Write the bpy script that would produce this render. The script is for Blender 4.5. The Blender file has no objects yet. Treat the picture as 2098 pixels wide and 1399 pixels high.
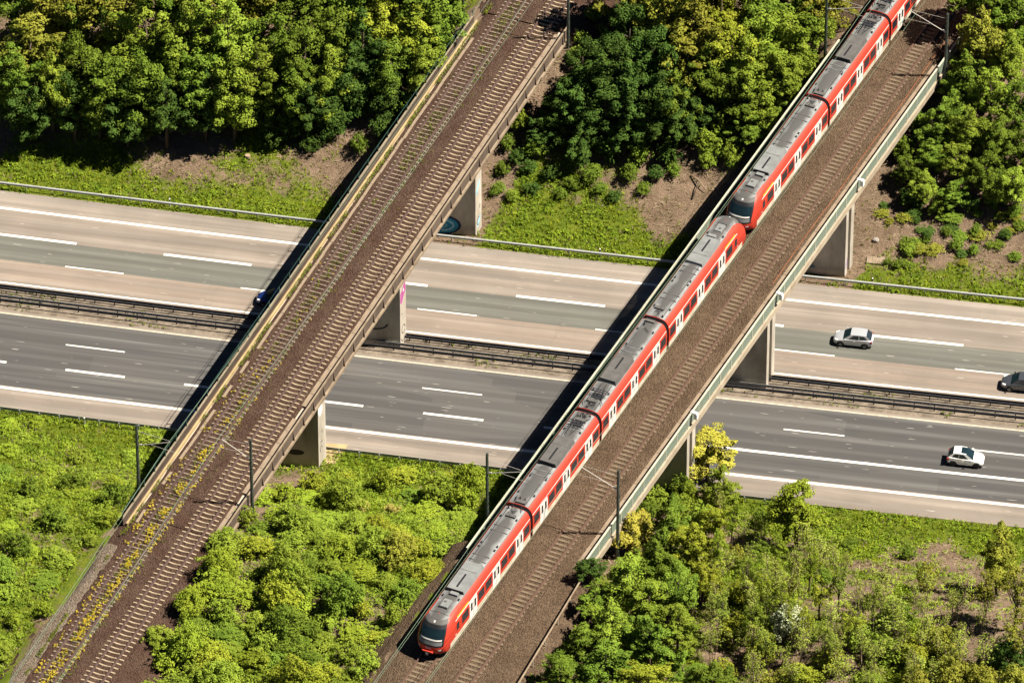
import bpy, bmesh, math, random
import numpy as np
from mathutils import Vector, Matrix
R = math.radians
rnd = random.Random(7)
SC = bpy.context.scene
COL = SC.collection

# ------------------------------------------------------------------ camera
cam_d = bpy.data.cameras.new('camera')
cam = bpy.data.objects.new('camera', cam_d)
COL.objects.link(cam)
cam.location = (111.944, -618.437, 518.040)
_v = Vector((-0.13744451, 0.75931203, -0.63604579))
cam.rotation_euler = _v.to_track_quat('-Z', 'Y').to_euler()
cam_d.sensor_width = 36.0
cam_d.lens = 288.722
cam_d.clip_start = 10.0
cam_d.clip_end = 6000.0
SC.camera = cam

# ------------------------------------------------------------------ light
SUN_EL, SUN_AZ = R(54.5), R(8.5)          # direction towards the sun, azimuth counted from +X to +Y
w = bpy.data.worlds.new('World'); SC.world = w; w.use_nodes = True
nt = w.node_tree
bg = nt.nodes['Background']
sky = nt.nodes.new('ShaderNodeTexSky'); sky.sky_type = 'NISHITA'; sky.sun_disc = False
sky.sun_elevation = SUN_EL; sky.sun_rotation = R(90) - SUN_AZ
sky.air_density = 0.25; sky.dust_density = 0.0; sky.altitude = 800
nt.links.new(sky.outputs[0], bg.inputs[0]); bg.inputs[1].default_value = 0.05
sd = bpy.data.lights.new('sun', 'SUN'); sd.energy = 5.0; sd.angle = R(0.5); sd.color = (1.0, 0.93, 0.82)
sun = bpy.data.objects.new('sun', sd); COL.objects.link(sun)
_s = Vector((math.cos(SUN_EL)*math.cos(SUN_AZ), math.cos(SUN_EL)*math.sin(SUN_AZ), math.sin(SUN_EL)))
sun.rotation_euler = _s.to_track_quat('Z', 'Y').to_euler()
sun.location = (60, 0, 90)
SC.view_settings.view_transform = 'Standard'
SC.view_settings.look = 'None'
SC.view_settings.gamma = 1.0
SC.view_settings.exposure = 1.15
SC.view_settings.use_curve_mapping = False
SC.cycles.max_bounces = 6; SC.cycles.diffuse_bounces = 1; SC.cycles.transparent_max_bounces = 8

# ------------------------------------------------------------------ materials
def new_mat(name):
    m = bpy.data.materials.new(name); m.use_nodes = True
    t = m.node_tree; return m, t, t.nodes['Principled BSDF']

def N(t, typ, **kw):
    n = t.nodes.new(typ)
    for k, v in kw.items():
        if k.startswith('i_'):
            n.inputs[k[2:].replace('_', ' ')].default_value = v
        else: setattr(n, k, v)
    return n

def mixc(t, fac, a, b, mode='MIX'):
    n = t.nodes.new('ShaderNodeMix'); n.data_type = 'RGBA'; n.blend_type = mode
    for sock, val in ((n.inputs[0], fac), (n.inputs[6], a), (n.inputs[7], b)):
        if hasattr(val, 'is_output') or isinstance(val, bpy.types.NodeSocket): t.links.new(val, sock)
        elif isinstance(val, (int, float)): sock.default_value = val
        else: sock.default_value = (val[0], val[1], val[2], 1)
    return n.outputs[2]

def noise(t, scale, detail=4, rough=.55, coord=None, stretch=None):
    n = N(t, 'ShaderNodeTexNoise'); n.inputs['Scale'].default_value = scale
    n.inputs['Detail'].default_value = detail; n.inputs['Roughness'].default_value = rough
    if coord is None:
        tc = N(t, 'ShaderNodeTexCoord'); coord = tc.outputs['Object']
    if stretch:
        mp = N(t, 'ShaderNodeMapping'); mp.inputs['Scale'].default_value = stretch
        t.links.new(coord, mp.inputs[0]); coord = mp.outputs[0]
    t.links.new(coord, n.inputs['Vector'])
    return n.outputs['Fac']

def ramp(t, fac, stops, interp='LINEAR'):
    r = N(t, 'ShaderNodeValToRGB'); r.color_ramp.interpolation = interp
    e = r.color_ramp.elements
    while len(e) < len(stops): e.new(0.5)
    for i, (p, c) in enumerate(stops):
        e[i].position = p
        e[i].color = (c[0], c[1], c[2], 1) if not isinstance(c, (int, float)) else (c, c, c, 1)
    t.links.new(fac, r.inputs[0]); return r.outputs[0]

def bump(t, b, h, strength=.3, dist=.05):
    n = N(t, 'ShaderNodeBump'); n.inputs['Strength'].default_value = strength; n.inputs['Distance'].default_value = dist
    t.links.new(h, n.inputs['Height']); t.links.new(n.outputs[0], b.inputs['Normal'])

def simple(name, c1, c2=None, scale=3.0, rough=.75, metal=0.0, bs=0.0, spec=.3, stretch=None):
    m, t, b = new_mat(name)
    if c2 is None: c2 = tuple(x*.72 for x in c1)
    f = noise(t, scale, 5, .6, stretch=stretch)
    f2 = ramp(t, f, [(.32, 0), (.68, 1)])
    col = mixc(t, f2, c1, c2)
    t.links.new(col, b.inputs['Base Color'])
    b.inputs['Roughness'].default_value = rough; b.inputs['Metallic'].default_value = metal
    b.inputs['Specular IOR Level'].default_value = spec
    if bs: bump(t, b, noise(t, scale*6, 4), bs, .04)
    return m

M = {}
M['concrete'] = simple('concrete', (.46, .41, .33), (.33, .28, .21), .9, .85, bs=.2)
M['pier'] = simple('pier_concrete', (.54, .49, .41), (.29, .25, .195), .55, .85, bs=.2, stretch=(1, 1, .35))
M['beam'] = simple('stained_concrete', (.185, .13, .09), (.125, .085, .058), .8, .85, bs=.25)
M['beam_edge'] = simple('pale_edge_concrete', (.29, .225, .155), (.165, .12, .078), .8, .85)
M['tan'] = simple('tan_concrete', (.44, .33, .165), (.30, .215, .105), .7, .85)
M['slab'] = simple('walkway_slab', (.28, .215, .15), (.19, .14, .095), 1.1, .9, bs=.2)
M['parapet'] = simple('parapet_brown', (.088, .060, .043), (.055, .036, .026), .8, .9, bs=.2)
M['parapet_out'] = simple('parapet_outer_brown', (.135, .10, .073), (.075, .054, .039), .6, .9, bs=.25, stretch=(1, 1, .4))
M['brown'] = simple('rusty_walkway', (.15, .105, .075), (.10, .068, .048), 1.5, .9)
M['rail'] = simple('rusty_rail', (.135, .088, .072), (.085, .052, .042), 4, .55, .35)
M['rail_red'] = simple('red_rusty_rail', (.145, .088, .06), (.095, .055, .038), 4, .6, .3)
M['sl_conc'] = simple('concrete_sleeper', (.41, .325, .215), (.28, .21, .135), 1.4, .85)
M['sl_steel'] = simple('steel_sleeper', (.27, .215, .155), (.17, .125, .09), 2, .7)
M['sl_brown'] = simple('brown_sleeper', (.18, .134, .087), (.115, .083, .052), 1.0, .9)
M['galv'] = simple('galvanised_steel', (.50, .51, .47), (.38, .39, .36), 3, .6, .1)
M['galv_dark'] = simple('dark_shaded_steel', (.045, .045, .05), (.025, .025, .028), 3, .45, .2)  # dark steel; on the median guardrails the shade is put into the colour
M['mast'] = simple('green_mast_paint', (.15, .175, .14), (.08, .10, .08), 3, .6, .2)
M['wire'] = simple('copper_wire', (.20, .26, .17), (.13, .19, .13), 1, .6, .2)
M['insul'] = simple('pale_arm', (.62, .58, .50), (.5, .46, .4), 4, .5)
M['cream'] = simple('cream_paint', (.52, .50, .38), (.40, .38, .28), 2, .6)
M['white'] = simple('white_paint', (.80, .79, .74), (.68, .66, .6), 4, .6)
M['orange'] = simple('orange_cable', (.28, .105, .045), (.18, .065, .03), 3, .7)
M['bark'] = simple('bark', (.115, .085, .058), (.065, .047, .032), 3, .9)
M['birch'] = simple('birch_bark', (.50, .46, .40), (.22, .19, .16), 3, .8, stretch=(1, 1, 3))
M['wood'] = simple('dead_wood', (.36, .27, .18), (.24, .17, .11), 3, .9)
M['rock'] = simple('rock', (.40, .36, .31), (.16, .14, .12), 3, .9)
M['gravel'] = None
M['tyre'] = simple('tyre_rubber', (.012, .012, .013), (.02, .02, .02), 8, .8)
M['rim'] = simple('rim_metal', (.22, .22, .23), (.12, .12, .12), 9, .4, .6)
M['black'] = simple('black_plastic', (.012, .012, .014), (.02, .02, .022), 6, .55)
M['grey_box'] = simple('grey_roof_box', (.21, .215, .21), (.15, .155, .15), 1.2, .6)
M['dark_box'] = simple('dark_roof_box', (.115, .108, .10), (.08, .076, .07), 1.2, .6)
M['red'] = simple('train_red', (.55, .048, .024), (.43, .036, .02), .7, .5, spec=.35, stretch=(.5, 1, 1.6))
M['sill'] = simple('train_sill', (.66, .59, .46), (.46, .38, .27), 1.2, .6)
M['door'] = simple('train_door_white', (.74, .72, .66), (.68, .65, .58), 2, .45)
M['yellow'] = simple('train_yellow', (.75, .33, .02), (.7, .3, .02), 2, .45)
M['lamp'] = simple('lamp_glass', (.75, .75, .72), (.65, .65, .62), 9, .2)
M['lampred'] = simple('lamp_red', (.35, .02, .02), (.28, .02, .02), 9, .25)
M['g_navy'] = simple('paint_navy', (.010, .035, .085), None, 3, .8)
M['g_blue'] = simple('paint_blue', (.04, .30, .50), None, 3, .8)
M['g_sky'] = simple('paint_sky', (.38, .70, .82), None, 3, .8)
M['g_pink'] = simple('paint_pink', (.45, .10, .30), None, 3, .8)
M['g_grey'] = simple('paint_slate', (.16, .21, .27), None, 2, .8)
M['g_black'] = simple('paint_black', (.05, .045, .045), None, 3, .8)
M['g_lilac'] = simple('paint_lilac', (.42, .30, .44), None, 3, .8)

def glass_mat(name, c=(.012, .016, .02), rough=.08, spec=.6):
    m, t, b = new_mat(name)
    b.inputs['Base Color'].default_value = (*c, 1); b.inputs['Roughness'].default_value = rough
    b.inputs['Specular IOR Level'].default_value = spec
    f = noise(t, 2.5, 2); col = mixc(t, f, c, tuple(x*2.2 for x in c)); t.links.new(col, b.inputs['Base Color'])
    return m
M['glass'] = glass_mat('dark_glass')
M['glass_green'] = glass_mat('green_glass', (.006, .014, .018), .12, .2)

def paint_mat(name, c, metal=0.0, rough=.3, coat=.5):
    m, t, b = new_mat(name)
    f = noise(t, 1.2, 3)
    col = mixc(t, f, c, tuple(x*.88 for x in c)); t.links.new(col, b.inputs['Base Color'])
    b.inputs['Metallic'].default_value = metal; b.inputs['Roughness'].default_value = rough
    b.inputs['Coat Weight'].default_value = coat; b.inputs['Coat Roughness'].default_value = .08
    return m
M['p_silver'] = paint_mat('car_silver', (.52, .54, .56), .35, .35)
M['p_white'] = paint_mat('car_white', (.80, .80, .77), 0, .3)
M['p_grey'] = paint_mat('car_grey', (.075, .082, .095), .4, .3)
M['p_blue'] = paint_mat('car_blue', (.012, .03, .16), .3, .3)

# train roof: dark grey, darker along the middle, paler towards the edges
m, t, b = new_mat('train_roof_grey')
tc = N(t, 'ShaderNodeTexCoord'); sp_ = N(t, 'ShaderNodeSeparateXYZ'); t.links.new(tc.outputs['Object'], sp_.inputs[0])
ab = N(t, 'ShaderNodeMath'); ab.operation = 'ABSOLUTE'; t.links.new(sp_.outputs[1], ab.inputs[0])
f = noise(t, .45, 3, .5, stretch=(1, .5, 1))
am = N(t, 'ShaderNodeMath'); am.operation = 'MULTIPLY_ADD'; t.links.new(f, am.inputs[0]); am.inputs[1].default_value = 1.5; t.links.new(ab.outputs[0], am.inputs[2])
f = ramp(t, am.outputs[0], [(.0, 0), (1.0, 0)]) if False else am.outputs[0]
mr_ = N(t, 'ShaderNodeMapRange'); mr_.inputs['From Min'].default_value = 1.05; mr_.inputs['From Max'].default_value = 1.55; t.links.new(f, mr_.inputs[0])
g = noise(t, 5, 5, .6, stretch=(.4, 1.6, 1))
c = mixc(t, mr_.outputs[0], (.075, .072, .068), (.24, .245, .238)); c = mixc(t, ramp(t, g, [(.35, .0), (.8, .5)]), c, (.075, .072, .066))
t.links.new(c, b.inputs['Base Color']); b.inputs['Roughness'].default_value = .6
M['roof'] = m

# open steel mesh of the bridge railing: half-open
m, t, b = new_mat('railing_mesh')
tc = N(t, 'ShaderNodeTexCoord')
w1 = N(t, 'ShaderNodeTexWave'); w1.wave_type = 'BANDS'; w1.bands_direction = 'X'; w1.inputs['Scale'].default_value = 5.0
t.links.new(tc.outputs['Object'], w1.inputs[0])
f = noise(t, 1.4, 4)
c = mixc(t, f, (.13, .175, .13), (.22, .26, .20)); t.links.new(c, b.inputs['Base Color'])
b.inputs['Roughness'].default_value = .7
al = N(t, 'ShaderNodeMapRange'); al.inputs['To Min'].default_value = .7; al.inputs['To Max'].default_value = 1.0
t.links.new(w1.outputs['Fac'], al.inputs[0]); t.links.new(al.outputs[0], b.inputs['Alpha'])
M['mesh'] = m

def ballast_mat(name, c1, c2, c3):
    m, t, b = new_mat(name)
    tc = N(t, 'ShaderNodeTexCoord')
    vo = N(t, 'ShaderNodeTexVoronoi'); vo.inputs['Scale'].default_value = 10.0; t.links.new(tc.outputs['Object'], vo.inputs['Vector'])
    big = ramp(t, noise(t, .45, 4, .6), [(.38, 0), (.62, 1)])
    fine = noise(t, 11, 3, .7)
    c = mixc(t, big, c1, c2)
    c = mixc(t, ramp(t, fine, [(.35, 0), (.75, 1)]), c, c3)
    hsv = N(t, 'ShaderNodeHueSaturation'); t.links.new(c, hsv.inputs['Color'])
    mr = N(t, 'ShaderNodeMapRange'); mr.inputs['To Min'].default_value = .55; mr.inputs['To Max'].default_value = 1.5
    sep = N(t, 'ShaderNodeSeparateColor'); t.links.new(vo.outputs['Color'], sep.inputs[0]); t.links.new(sep.outputs[0], mr.inputs[0])
    t.links.new(mr.outputs[0], hsv.inputs['Value'])
    t.links.new(hsv.outputs[0], b.inputs['Base Color']); b.inputs['Roughness'].default_value = .95
    b.inputs['Specular IOR Level'].default_value = .1
    bump(t, b, vo.outputs['Distance'], 1.0, .12)
    return m
M['bal_red'] = ballast_mat('red_brown_ballast', (.078, .043, .029), (.108, .068, .047), (.042, .025, .018))
M['bal_tan'] = ballast_mat('tan_ballast', (.108, .072, .044), (.145, .10, .063), (.052, .034, .022))
M['gravel'] = ballast_mat('grey_gravel', (.215, .175, .135), (.165, .125, .09), (.12, .09, .062))

# leaves -------------------------------------------------------------
def leaf_mat(name, c1, c2, trans=.12):
    m = bpy.data.materials.new(name); m.use_nodes = True; t = m.node_tree
    t.nodes.remove(t.nodes['Principled BSDF']); out = t.nodes['Material Output']
    geo = N(t, 'ShaderNodeNewGeometry'); oi = N(t, 'ShaderNodeObjectInfo')
    c = mixc(t, geo.outputs['Random Per Island'], c1, c2)
    big = noise(t, .55, 3, .5)
    c = mixc(t, ramp(t, big, [(.38, 0), (.66, .65)]), c, (c1[0]*.5, c1[1]*.58, c1[2]*.7))
    hsv = N(t, 'ShaderNodeHueSaturation'); t.links.new(c, hsv.inputs['Color'])
    mr = N(t, 'ShaderNodeMapRange'); mr.inputs['To Min'].default_value = .8; mr.inputs['To Max'].default_value = 1.18
    t.links.new(oi.outputs['Random'], mr.inputs[0]); t.links.new(mr.outputs[0], hsv.inputs['Value'])
    mh = N(t, 'ShaderNodeMapRange'); mh.inputs['To Min'].default_value = .488; mh.inputs['To Max'].default_value = .503
    t.links.new(oi.outputs['Random'], mh.inputs[0]); t.links.new(mh.outputs[0], hsv.inputs['Hue'])
    d = N(t, 'ShaderNodeBsdfDiffuse'); tr = N(t, 'ShaderNodeBsdfTranslucent')
    t.links.new(hsv.outputs[0], d.inputs[0]); t.links.new(hsv.outputs[0], tr.inputs[0])
    ms = N(t, 'ShaderNodeMixShader'); ms.inputs[0].default_value = trans
    t.links.new(d.outputs[0], ms.inputs[1]); t.links.new(tr.outputs[0], ms.inputs[2])
    t.links.new(ms.outputs[0], out.inputs[0])
    return m
LEAF = {
 'light': leaf_mat('leaf_fresh_green', (.185, .27, .024), (.30, .37, .05)),
 'mid':   leaf_mat('leaf_mid_green', (.12, .195, .02), (.205, .28, .038)),
 'dark':  leaf_mat('leaf_dark_shaded_green', (.055, .11, .020), (.105, .165, .03)),  # darker green; inside the woods it paints their deep shade into the leaves
 'yel':   leaf_mat('leaf_yellow_green', (.245, .29, .022), (.36, .385, .045)),
 'olive': leaf_mat('leaf_olive', (.21, .225, .025), (.33, .32, .05)),
 'gold':  leaf_mat('leaf_golden', (.40, .37, .04), (.54, .49, .09)),
 'lime':  leaf_mat('leaf_lime', (.22, .305, .022), (.32, .39, .045)),
 'white': leaf_mat('blossom_white', (.46, .52, .26), (.66, .68, .46)),
 'dry':   leaf_mat('leaf_dry_yellow', (.38, .32, .07), (.46, .38, .11)),
 'twig':  leaf_mat('leaf_bud', (.21, .28, .035), (.33, .37, .065)),
 'grass': leaf_mat('grass_blade', (.165, .26, .014), (.40, .43, .035), .25),
 'straw': leaf_mat('dry_stalk', (.34, .27, .15), (.50, .40, .25), .2),
 'flower': leaf_mat('yellow_flower', (.66, .52, .03), (.80, .66, .06), .2),
 'herb':  leaf_mat('herb_leaf', (.11, .19, .014), (.31, .38, .035), .2),
 'weed':  leaf_mat('green_weed', (.13, .17, .02), (.21, .24, .03), .3),
}

# ------------------------------------------------------------------ mesh helpers
class MB:
    def __init__(s): s.v = []; s.f = []
    def quad(s, a, b, c, d):
        i = len(s.v); s.v += [a, b, c, d]; s.f.append((i, i+1, i+2, i+3)); return s
    def poly(s, pts):
        i = len(s.v); s.v += list(pts); s.f.append(tuple(range(i, i+len(pts)))); return s
    def box(s, x0, x1, y0, y1, z0, z1):
        i = len(s.v)
        s.v += [(x0,y0,z0),(x1,y0,z0),(x1,y1,z0),(x0,y1,z0),(x0,y0,z1),(x1,y0,z1),(x1,y1,z1),(x0,y1,z1)]
        s.f += [(i,i+3,i+2,i+1),(i+4,i+5,i+6,i+7),(i,i+1,i+5,i+4),(i+1,i+2,i+6,i+5),(i+2,i+3,i+7,i+6),(i+3,i,i+4,i+7)]
        return s
    def prism(s, base, top):          # two rings of equal length, capped
        i = len(s.v); n = len(base); s.v += list(base) + list(top)
        s.f.append(tuple(range(i+n-1, i-1, -1))); s.f.append(tuple(range(i+n, i+2*n)))
        for k in range(n):
            s.f.append((i+k, i+(k+1) % n, i+n+(k+1) % n, i+n+k))
        return s
    def tube(s, path, r, n=6, cap=True):
        pts = [Vector(p) for p in path]; rr = r if isinstance(r, (list, tuple)) else [r]*len(pts)
        i0 = len(s.v)
        for k, p in enumerate(pts):
            d = (pts[min(k+1, len(pts)-1)] - pts[max(k-1, 0)]).normalized()
            a = d.orthogonal().normalized() if abs(d.z) > .9 else d.cross(Vector((0, 0, 1))).normalized()
            b = d.cross(a)
            for j in range(n):
                q = p + (a*math.cos(2*math.pi*j/n) + b*math.sin(2*math.pi*j/n))*rr[k]
                s.v.append(tuple(q))
        for k in range(len(pts)-1):
            for j in range(n):
                s.f.append((i0+k*n+j, i0+k*n+(j+1) % n, i0+(k+1)*n+(j+1) % n, i0+(k+1)*n+j))
        if cap:
            s.f.append(tuple(i0+j for j in reversed(range(n)))); e = i0+(len(pts)-1)*n
            s.f.append(tuple(e+j for j in range(n)))
        return s
    def grid(s, rows):
        i = len(s.v); n = len(rows[0])
        for r in rows: s.v += list(r)
        for a in range(len(rows)-1):
            for b_ in range(n-1):
                s.f.append((i+a*n+b_, i+a*n+b_+1, i+(a+1)*n+b_+1, i+(a+1)*n+b_))
        return s
    def mesh(s, name, mat, smooth=False):
        me = bpy.data.meshes.new(name); me.from_pydata([tuple(v) for v in s.v], [], s.f)
        if mat is not None: me.materials.append(M[mat] if isinstance(mat, str) else mat)
        if smooth:
            for p in me.polygons: p.use_smooth = True
        me.update(); return me
    def build(s, name, mat, parent=None, smooth=False, recalc=True):
        me = s.mesh(name, mat, smooth)
        if recalc:
            bm = bmesh.new(); bm.from_mesh(me); bmesh.ops.recalc_face_normals(bm, faces=bm.faces); bm.to_mesh(me); bm.free()
        return link(name, me, parent)

def link(name, me, parent=None):
    o = bpy.data.objects.new(name, me); COL.objects.link(o)
    if parent is not None: o.parent = parent
    return o
def empty(name, loc=(0, 0, 0), rz=0.0, parent=None):
    o = bpy.data.objects.new(name, None); COL.objects.link(o); o.location = loc; o.rotation_euler = (0, 0, rz)
    o.empty_display_size = .3
    if parent is not None: o.parent = parent
    return o
def tag(o, label=None, cat=None, group=None, kind=None):
    if label: o['label'] = label
    if cat: o['category'] = cat
    if group: o['group'] = group
    if kind: o['kind'] = kind
    return o
def smooth_by_angle(o, ang=35):
    me = o.data
    for p in me.polygons: p.use_smooth = True
    try: me.set_sharp_from_angle(angle=R(ang))
    except Exception: pass
def quads_mesh(name, V, mat, nper=4, uv=None):
    """numpy (n,nper,3) -> mesh of separate polygons"""
    n = V.shape[0]; me = bpy.data.meshes.new(name)
    me.vertices.add(n*nper); me.vertices.foreach_set('co', V.reshape(-1).astype(np.float32))
    me.loops.add(n*nper); me.loops.foreach_set('vertex_index', np.arange(n*nper, dtype=np.int32))
    me.polygons.add(n); me.polygons.foreach_set('loop_start', np.arange(0, n*nper, nper, dtype=np.int32))
    me.polygons.foreach_set('loop_total', np.full(n, nper, dtype=np.int32))
    if mat is not None: me.materials.append(mat)
    me.update(calc_edges=True); me.validate(); return me
# ------------------------------------------------------------------ terrain
KAP=1.44e-4
OL=(-21.545,-39.338,77.52); OR=(15.261,-31.875,74.784)
def sst(a): a=np.clip(a,0,1); return a*a*(3-2*a)
def vnoise(x,y,s,seed=0):
    x=x/s+seed*17.3; y=y/s-seed*9.1
    xi=np.floor(x); yi=np.floor(y); fx=x-xi; fy=y-yi
    fx=fx*fx*(3-2*fx); fy=fy*fy*(3-2*fy)
    def h(a,b):
        v=np.sin(a*127.1+b*311.7+seed*74.7)*43758.5453; return v-np.floor(v)
    return (h(xi,yi)*(1-fx)+h(xi+1,yi)*fx)*(1-fy)+(h(xi,yi+1)*(1-fx)+h(xi+1,yi+1)*fx)*fy
def frame(o,x,y):
    a=np.radians(o[2]); dx=x-o[0]; dy=y-o[1]
    return dx*np.cos(a)+dy*np.sin(a), dx*np.sin(a)-dy*np.cos(a)   # t, w
def emb(o,x,y,z,zb,t0,t1,wl,wr,sk):
    t,w=frame(o,x,y)
    d=np.maximum(0,np.maximum(wl-w,w-wr))          # outside shoulder
    ts=t-sk*w
    din=np.maximum(0,np.minimum(ts-t0,t1-ts))      # how far out under the span
    return np.maximum(z, zb-d/1.6-din/1.25)
def zt(x,y):
    x=np.asarray(x,float); y=np.asarray(y,float)
    yr=y-KAP*np.clip(x,-90,90)**2
    z=7.6*sst((yr-15.5)/30)+8.0*sst((-21-yr)/24)
    fade=np.clip(np.maximum(yr-15,-20.5-yr)/4,0,1)
    z=z+fade*((vnoise(x,y,9,1)-.5)*1.0+(vnoise(x,y,3.2,2)-.5)*.45+(vnoise(x,y,1.1,3)-.5)*.16)
    z=emb(OL,x,y,z,8.35,-4.2,80.5,-7.8,3.2,.23)
    z=emb(OR,x,y,z,9.45,-12.0,75.5,-8.9,3.4,.3)
    z=np.where((yr<14.0)&(yr>-19.4),-.12,np.where(fade<=0,np.minimum(z,.0)-.02,z))
    return z

def P(x, yr, z=0.0):            # motorway coordinates (slightly curved) -> world
    return (x, yr + KAP*x*x, z)

def axis(lo, hi, step, far):
    a = list(np.arange(lo, hi+.01, step)); s = step; q = hi
    while q < far: s *= 1.5; q += s; a.append(q)
    s = step; q = lo; pre = []
    while q > -far: s *= 1.5; q -= s; pre.append(q)
    return np.array(pre[::-1] + a)
gx = axis(-78, 74, .8, 2500); gy = axis(-84, 92, .8, 2500)
XX, YY = np.meshgrid(gx, gy)
ZZ = zt(XX, YY)
def green_mask(x, y):
    yr = y - KAP*np.clip(x, -90, 90)**2
    n1 = vnoise(x, y, 7, 5); n2 = vnoise(x, y, 2.3, 6); n3 = vnoise(x, y, .9, 7)
    g = n1*.5 + n2*.33 + n3*.17
    north = yr > 14
    d = np.where(north, yr-14, -19.4-yr)              # distance from the road edge
    v = np.clip(1.25 - d/6.5, 0, 1)*.50               # lush verge next to the road
    tl, wl = frame(OL, x, y); tr, wr = frame(OR, x, y)
    v = v + np.where((~north) & (x < -18), .30, 0) + np.where((~north) & (x > -18) & (x < 16), .22, 0)
    v = v + np.where((~north) & (x > 16), .13, 0)
    v = v - np.where(north, .42*np.exp(-((x+19)/3.6)**2)*np.clip((d-1.5)/3, 0, 1), 0)     # trampled soil by the left bridge
    v = v - np.where(north, .45*np.exp(-((x-14.5)/4.2)**2)*np.clip((d-2.5)/5, 0, 1), 0)
    v = v - np.where(north, .16*np.clip((x-27)/5, 0, 1)*np.clip((d-1.5)/4, 0, 1), 0)
    v = v + np.where(north, .15*np.clip((x+6)/3, 0, 1)*np.clip((11-x)/3, 0, 1)*np.clip((11-d)/4, 0, 1), 0)
    v = v + np.where(north & (yr > 40) & (x < 12), .4, 0)
    e = (x-55)/9; f = (y+33)/10
    v = v - np.where(~north, .38*np.exp(-(e*e+f*f)), 0)
    v = v + np.where(north, .14*np.clip((-20-x)/5, 0, 1)*np.clip((9-d)/4, 0, 1), 0) + np.where(north, .22*np.clip((x+9)/3, 0, 1)*np.clip((12-x)/4, 0, 1)*np.clip((20-d)/4, 0, 1), 0)
    under = ((wl > -8) & (wl < 3.6)) | ((wr > -9.2) & (wr < 3.9))
    v = v - np.where(under & (yr > -45) & (yr < 45), .5, 0)
    return np.clip((g + v - .52)*2.2 + .16, 0, 1)
GM = green_mask(XX, YY)
ny, nx = XX.shape
me = bpy.data.meshes.new('ground')
me.vertices.add(nx*ny); me.vertices.foreach_set('co', np.stack([XX, YY, ZZ], -1).reshape(-1).astype(np.float32))
ii = (np.arange(ny-1)[:, None]*nx + np.arange(nx-1)[None, :]).reshape(-1)
fq = np.stack([ii, ii+1, ii+nx+1, ii+nx], -1).astype(np.int32)
me.loops.add(fq.size); me.loops.foreach_set('vertex_index', fq.reshape(-1))
me.polygons.add(len(fq)); me.polygons.foreach_set('loop_start', np.arange(0, fq.size, 4, dtype=np.int32))
me.polygons.foreach_set('loop_total', np.full(len(fq), 4, dtype=np.int32))
me.polygons.foreach_set('use_smooth', np.ones(len(fq), dtype=bool))
at = me.attributes.new('green', 'FLOAT', 'POINT'); at.data.foreach_set('value', GM.reshape(-1).astype(np.float32))
me.update(calc_edges=True); me.validate()
m, t, b = new_mat('soil_and_turf')
a = N(t, 'ShaderNodeAttribute'); a.attribute_name = 'green'
fn = noise(t, 1.6, 8, .75)
mth = N(t, 'ShaderNodeMath'); mth.operation = 'MULTIPLY_ADD'; t.links.new(fn, mth.inputs[0]); mth.inputs[1].default_value = 1.9; mth.inputs[2].default_value = -.95
ad = N(t, 'ShaderNodeMath'); ad.operation = 'ADD'; t.links.new(a.outputs['Fac'], ad.inputs[0]); t.links.new(mth.outputs[0], ad.inputs[1])
fac = ramp(t, ad.outputs[0], [(.30, 0), (.62, 1)])
soil = mixc(t, ramp(t, noise(t, .5, 5, .65), [(.35, 0), (.65, 1)]), (.285, .195, .13), (.15, .098, .06))
soil = mixc(t, ramp(t, noise(t, 5.5, 5, .75, stretch=(1, 2.2, 1)), [(.48, 0), (.72, .75)]), soil, (.43, .335, .235))
soil = mixc(t, ramp(t, noise(t, 9, 4, .7), [(.55, 0), (.75, .7)]), soil, (.07, .05, .03))
turf = mixc(t, ramp(t, noise(t, .8, 5, .7), [(.3, 0), (.7, 1)]), (.10, .165, .012), (.22, .245, .025))
turf = mixc(t, ramp(t, noise(t, 7, 4, .7), [(.4, 0), (.7, .6)]), turf, (.05, .08, .010))
t.links.new(mixc(t, fac, soil, turf), b.inputs['Base Color'])
b.inputs['Roughness'].default_value = .95; b.inputs['Specular IOR Level'].default_value = .1
bump(t, b, noise(t, 3, 8, .8), 1.0, .45)
me.materials.append(m)
tag(link('ground', me), kind='structure')

# ------------------------------------------------------------------ motorway
XS = list(np.arange(-150, 151, 3.0))
def strip(name, y0, y1, z, mat, parent=None, xs=XS, ny_=2, kind=None):
    mb = MB(); ys = np.linspace(y0, y1, ny_)
    mb.grid([[P(x, y, z) for y in ys] for x in xs])
    o = mb.build(name, mat, parent)
    uv = o.data.uv_layers.new(name='road')
    for lp in o.data.loops:
        co = o.data.vertices[lp.vertex_index].co
        uv.data[lp.index].uv = (co.x, co.y - KAP*co.x*co.x)
    for p in o.data.polygons:
        if p.normal.z < 0: o.data.flip_normals(); break
    if kind: o['kind'] = kind
    return o
m, t, b = new_mat('motorway_asphalt')
uvn = N(t, 'ShaderNodeUVMap'); uvn.uv_map = 'road'
sep = N(t, 'ShaderNodeSeparateXYZ'); t.links.new(uvn.outputs[0], sep.inputs[0])
wob = noise(t, .25, 2, .5, coord=uvn.outputs[0])
mw = N(t, 'ShaderNodeMath'); mw.operation = 'MULTIPLY_ADD'; t.links.new(wob, mw.inputs[0]); mw.inputs[1].default_value = .14; t.links.new(sep.outputs[1], mw.inputs[2])
mr = N(t, 'ShaderNodeMapRange'); mr.inputs['From Min'].default_value = -25; mr.inputs['From Max'].default_value = 20
t.links.new(mw.outputs[0], mr.inputs[0])
def pos(y): return (y+.07+25)/45
BEI, DRK, GRN, PNK, SHO = (.295, .243, .196), (.074, .073, .072), (.150, .150, .125), (.318, .250, .195), (.345, .29, .236)
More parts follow.
